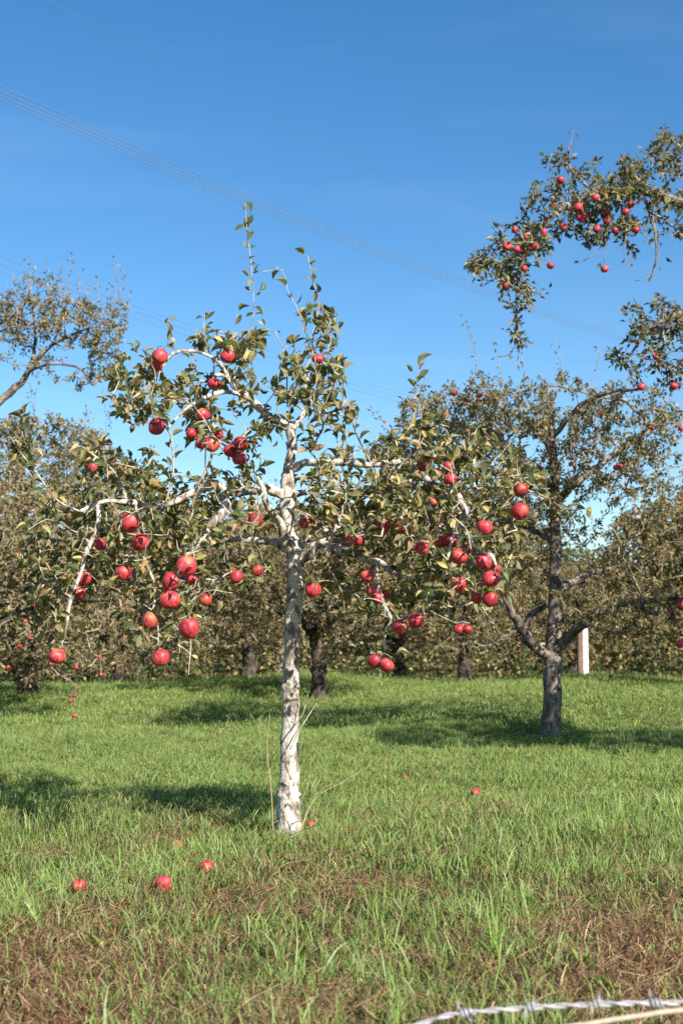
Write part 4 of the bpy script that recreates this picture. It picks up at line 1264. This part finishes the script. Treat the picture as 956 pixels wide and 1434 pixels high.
# ------------------------------------------------------------------ barbed wire fence
M_WIRE = plain('galvanised_wire', (.36, .36, .37), .6, .35, 60, .35)
M_WIRE.node_tree.nodes['Principled BSDF'].inputs['Metallic'].default_value = .2
M_CORD = plain('weathered_cord', (.40, .34, .26), .8, .2, 80, .2)
M_FPOST = bark_mat('weathered_post_wood', (.09, .07, .055), (.22, .18, .14), (.38, .34, .28), .2, .6)
lx0, rx1 = -1.15, 1.35
w_pts = [P(330, 1490, 2.0), P(480, 1464, 2.0), P(590, 1433, 2.0), P(640, 1420, 2.0), P(760, 1410, 2.0), P(880, 1405, 2.0), P(960, 1404, 2.0), P(1100, 1400, 2.0), P(1500, 1385, 2.0), P(1800, 1372, 2.0)]
w_pts = [P(-640, 1505, 2.02), P(-100, 1530, 2.01)] + w_pts
cp, _ = catmull(w_pts, np.ones(len(w_pts)), .006)
cum = np.concatenate([[0], np.cumsum(np.linalg.norm(np.diff(cp, axis=0), axis=1))])
bw = empty('barbed_wire', cp[0]); tag(bw, 'twisted galvanised barbed wire strung across the near edge of the field', 'barbed wire')
for k in range(2):
    ph = cum * 2 * math.pi / .062 + k * math.pi
    q = cp + .0021 * np.stack([np.zeros_like(ph), np.cos(ph), np.sin(ph)], 1)
    mb = MB(); tube(mb, q, np.full(len(q), .0019), 6, ref=np.array([0, 1, .2]))
    link('strand', mb.mesh('strand', cp[0]), M_WIRE, bw)
bi = []
for bx in (225, 320, 425, 530, 648, 739, 830, 918, 1010, 1110, 1210, 1310):
    xx_, yy_, _d = to_px(cp); bi.append(int(np.argmin(np.abs(xx_ - bx))))
mb = MB()
th = np.linspace(0, 2 * math.pi * 2.0, 26)
coil = np.stack([(th / th[-1] - .5) * .012, .0054 * np.cos(th), .0054 * np.sin(th)], 1)
coil = np.concatenate([[coil[0] + np.array([-.002, .004, .017])], [coil[0] + np.array([0, .002, .006])], coil, [coil[-1] + np.array([0, -.004, -.006])], [coil[-1] + np.array([.002, -.008, -.016])]])
tube(mb, coil, np.concatenate([[.0005, .0016], np.full(len(coil) - 4, .0017), [.0016, .0005]]), 5, ref=np.array([1, .1, .1]))
coil2 = coil * np.array([1, -1, 1]); coil2[:, 0] += .004
coil2 = coil2[:, [0, 2, 1]]
tube(mb, coil2, np.concatenate([[.0005, .0016], np.full(len(coil) - 4, .0017), [.0016, .0005]]), 5, ref=np.array([1, .1, .1]))
BARB = mb.mesh('barb'); BARB.materials.append(M_WIRE)
for n_, i in enumerate(bi):
    o = bpy.data.objects.new('barb', BARB); COL.objects.link(o); o.parent = bw
    t_ = cp[min(i + 3, len(cp) - 1)] - cp[i - 3]
    o.location = cp[i] - cp[0]
    o.rotation_euler = (random.uniform(0, 6.28), -math.atan2(t_[2], t_[0]), 0)
s_pts = [P(-700, 1700, 1.9), P(200, 1600, 1.9), P(700, 1460, 1.9), P(830, 1433, 1.9), P(900, 1422, 1.9), P(960, 1414, 1.9), P(1200, 1395, 1.9), P(1900, 1360, 1.9)]
cp2, _ = catmull(s_pts, np.ones(len(s_pts)), .02)
mb = MB(); tube(mb, cp2, np.full(len(cp2), .0036), 8, ref=np.array([0, 1, .2]))
tag(link('tan_rope', mb.mesh('tan_rope', cp2[0]), M_CORD, None, cp2[0]), 'smooth tan cord strung just below the barbed wire', 'cord')
for e, lab in ((0, 'left'), (-1, 'right')):
    q = (cp[e] + cp2[e]) / 2; g = float(ground_z(q[0], q[1]))
    fp = empty('fence_post', (q[0], q[1], g)); tag(fp, 'weathered round fence post at the ' + {'left': 'low sagging', 'right': 'higher, taut'}[lab] + ' end of the barbed wire', 'fence post', 'fence posts')
    hh = max(.5, cp[e][2] - g + .12)
    prs, prr = gnarled([(0, .0, -.3), (0.005, 0, hh * .5), (0, 0, hh)], [.05, .048, .045], .05, 12, np.random.default_rng(3), .03, .03)
    mb = MB(); tube(mb, prs, prr, 12, ref=np.array([0, 1, .1])); link('shaft', mb.mesh('shaft'), M_FPOST, fp)
    mb = MB(); tube(mb, [(0, -.045, hh - .12), (0, -.062, hh - .115), (0, -.062, hh - .1), (0, -.045, hh - .095)], [.0018] * 4, 5, ref=np.array([1, 0, .1])); link('staple', mb.mesh('staple'), M_WIRE, fp)

# ------------------------------------------------------------------ overhead lines
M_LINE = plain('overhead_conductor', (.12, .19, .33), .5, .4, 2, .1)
ORD = ['highest', 'second highest', 'third highest', 'fourth highest', 'fifth highest', 'sixth highest', 'seventh highest', 'eighth highest', 'ninth highest', 'tenth highest', 'eleventh highest', 'twelfth highest']
def rank_labels():
    sets = {}
    for o in SC.objects:
        if o.name.split('.')[0] == 'apple' and o.get('group'): sets.setdefault(o['label'], []).append(o)
    for lab, os_ in sets.items():
        if 1 < len(os_) <= 12:
            os_.sort(key=lambda q: -q.location.z)
            for i, o in enumerate(os_):
                w = 'lowest' if i == len(os_) - 1 else ORD[i]
                o['label'] = w + ' ' + lab
rank_labels()
def power_line(pts, r, label, group):
    wp = [P(x, y, d) for (x, y, d) in pts]
    p, _ = catmull(wp, np.ones(len(wp)), 4.0)
    mb = MB(); tube(mb, p, np.full(len(p), r), 5, ref=np.array([0, 0, 1.]))
    tag(link('power_line', mb.mesh('power_line', p[0]), M_LINE, None, p[0]), label, 'power line', group)
for k, dy in enumerate((-10, -3, 3, 9)):
    s = (1 - k * 0.02)
    power_line([(-900, -260 + dy * 2, 40), (-350, -30 + dy * 1.5, 51), (0, 130 + dy, 64), (350, 282 + dy * .8, 84), (640, 394 + dy * .6, 112), (860, 470 + dy * .5, 150), (1150, 556 + dy * .4, 240)], .022,
               ('uppermost', 'second uppermost', 'second lowest', 'lowest')[k] + ' wire of the four-wire bundle crossing behind the tallest shoot', 'overhead conductors of the main bundle')
power_line([(-600, -360, 44), (90, 12, 70), (300, 132, 85), (500, 224, 104), (640, 286, 120), (1100, 460, 210)], .015, 'single faint overhead conductor high above the main bundle', None)
for dy in (0, 10, 22):
    power_line([(-600, 120 + dy * 1.4, 60), (0, 360 + dy, 90), (200, 432 + dy * .8, 106), (400, 500 + dy * .7, 128), (570, 553 + dy * .6, 152), (900, 640 + dy * .5, 230)], .018,
               {0: 'uppermost', 10: 'middle', 22: 'lowest'}[dy] + ' of the three faint wires passing behind the tall sparse tree', 'overhead conductors of the low bundle')
print('objects', len(SC.objects), 'tris', sum(len(m_.polygons) for m_ in bpy.data.meshes))
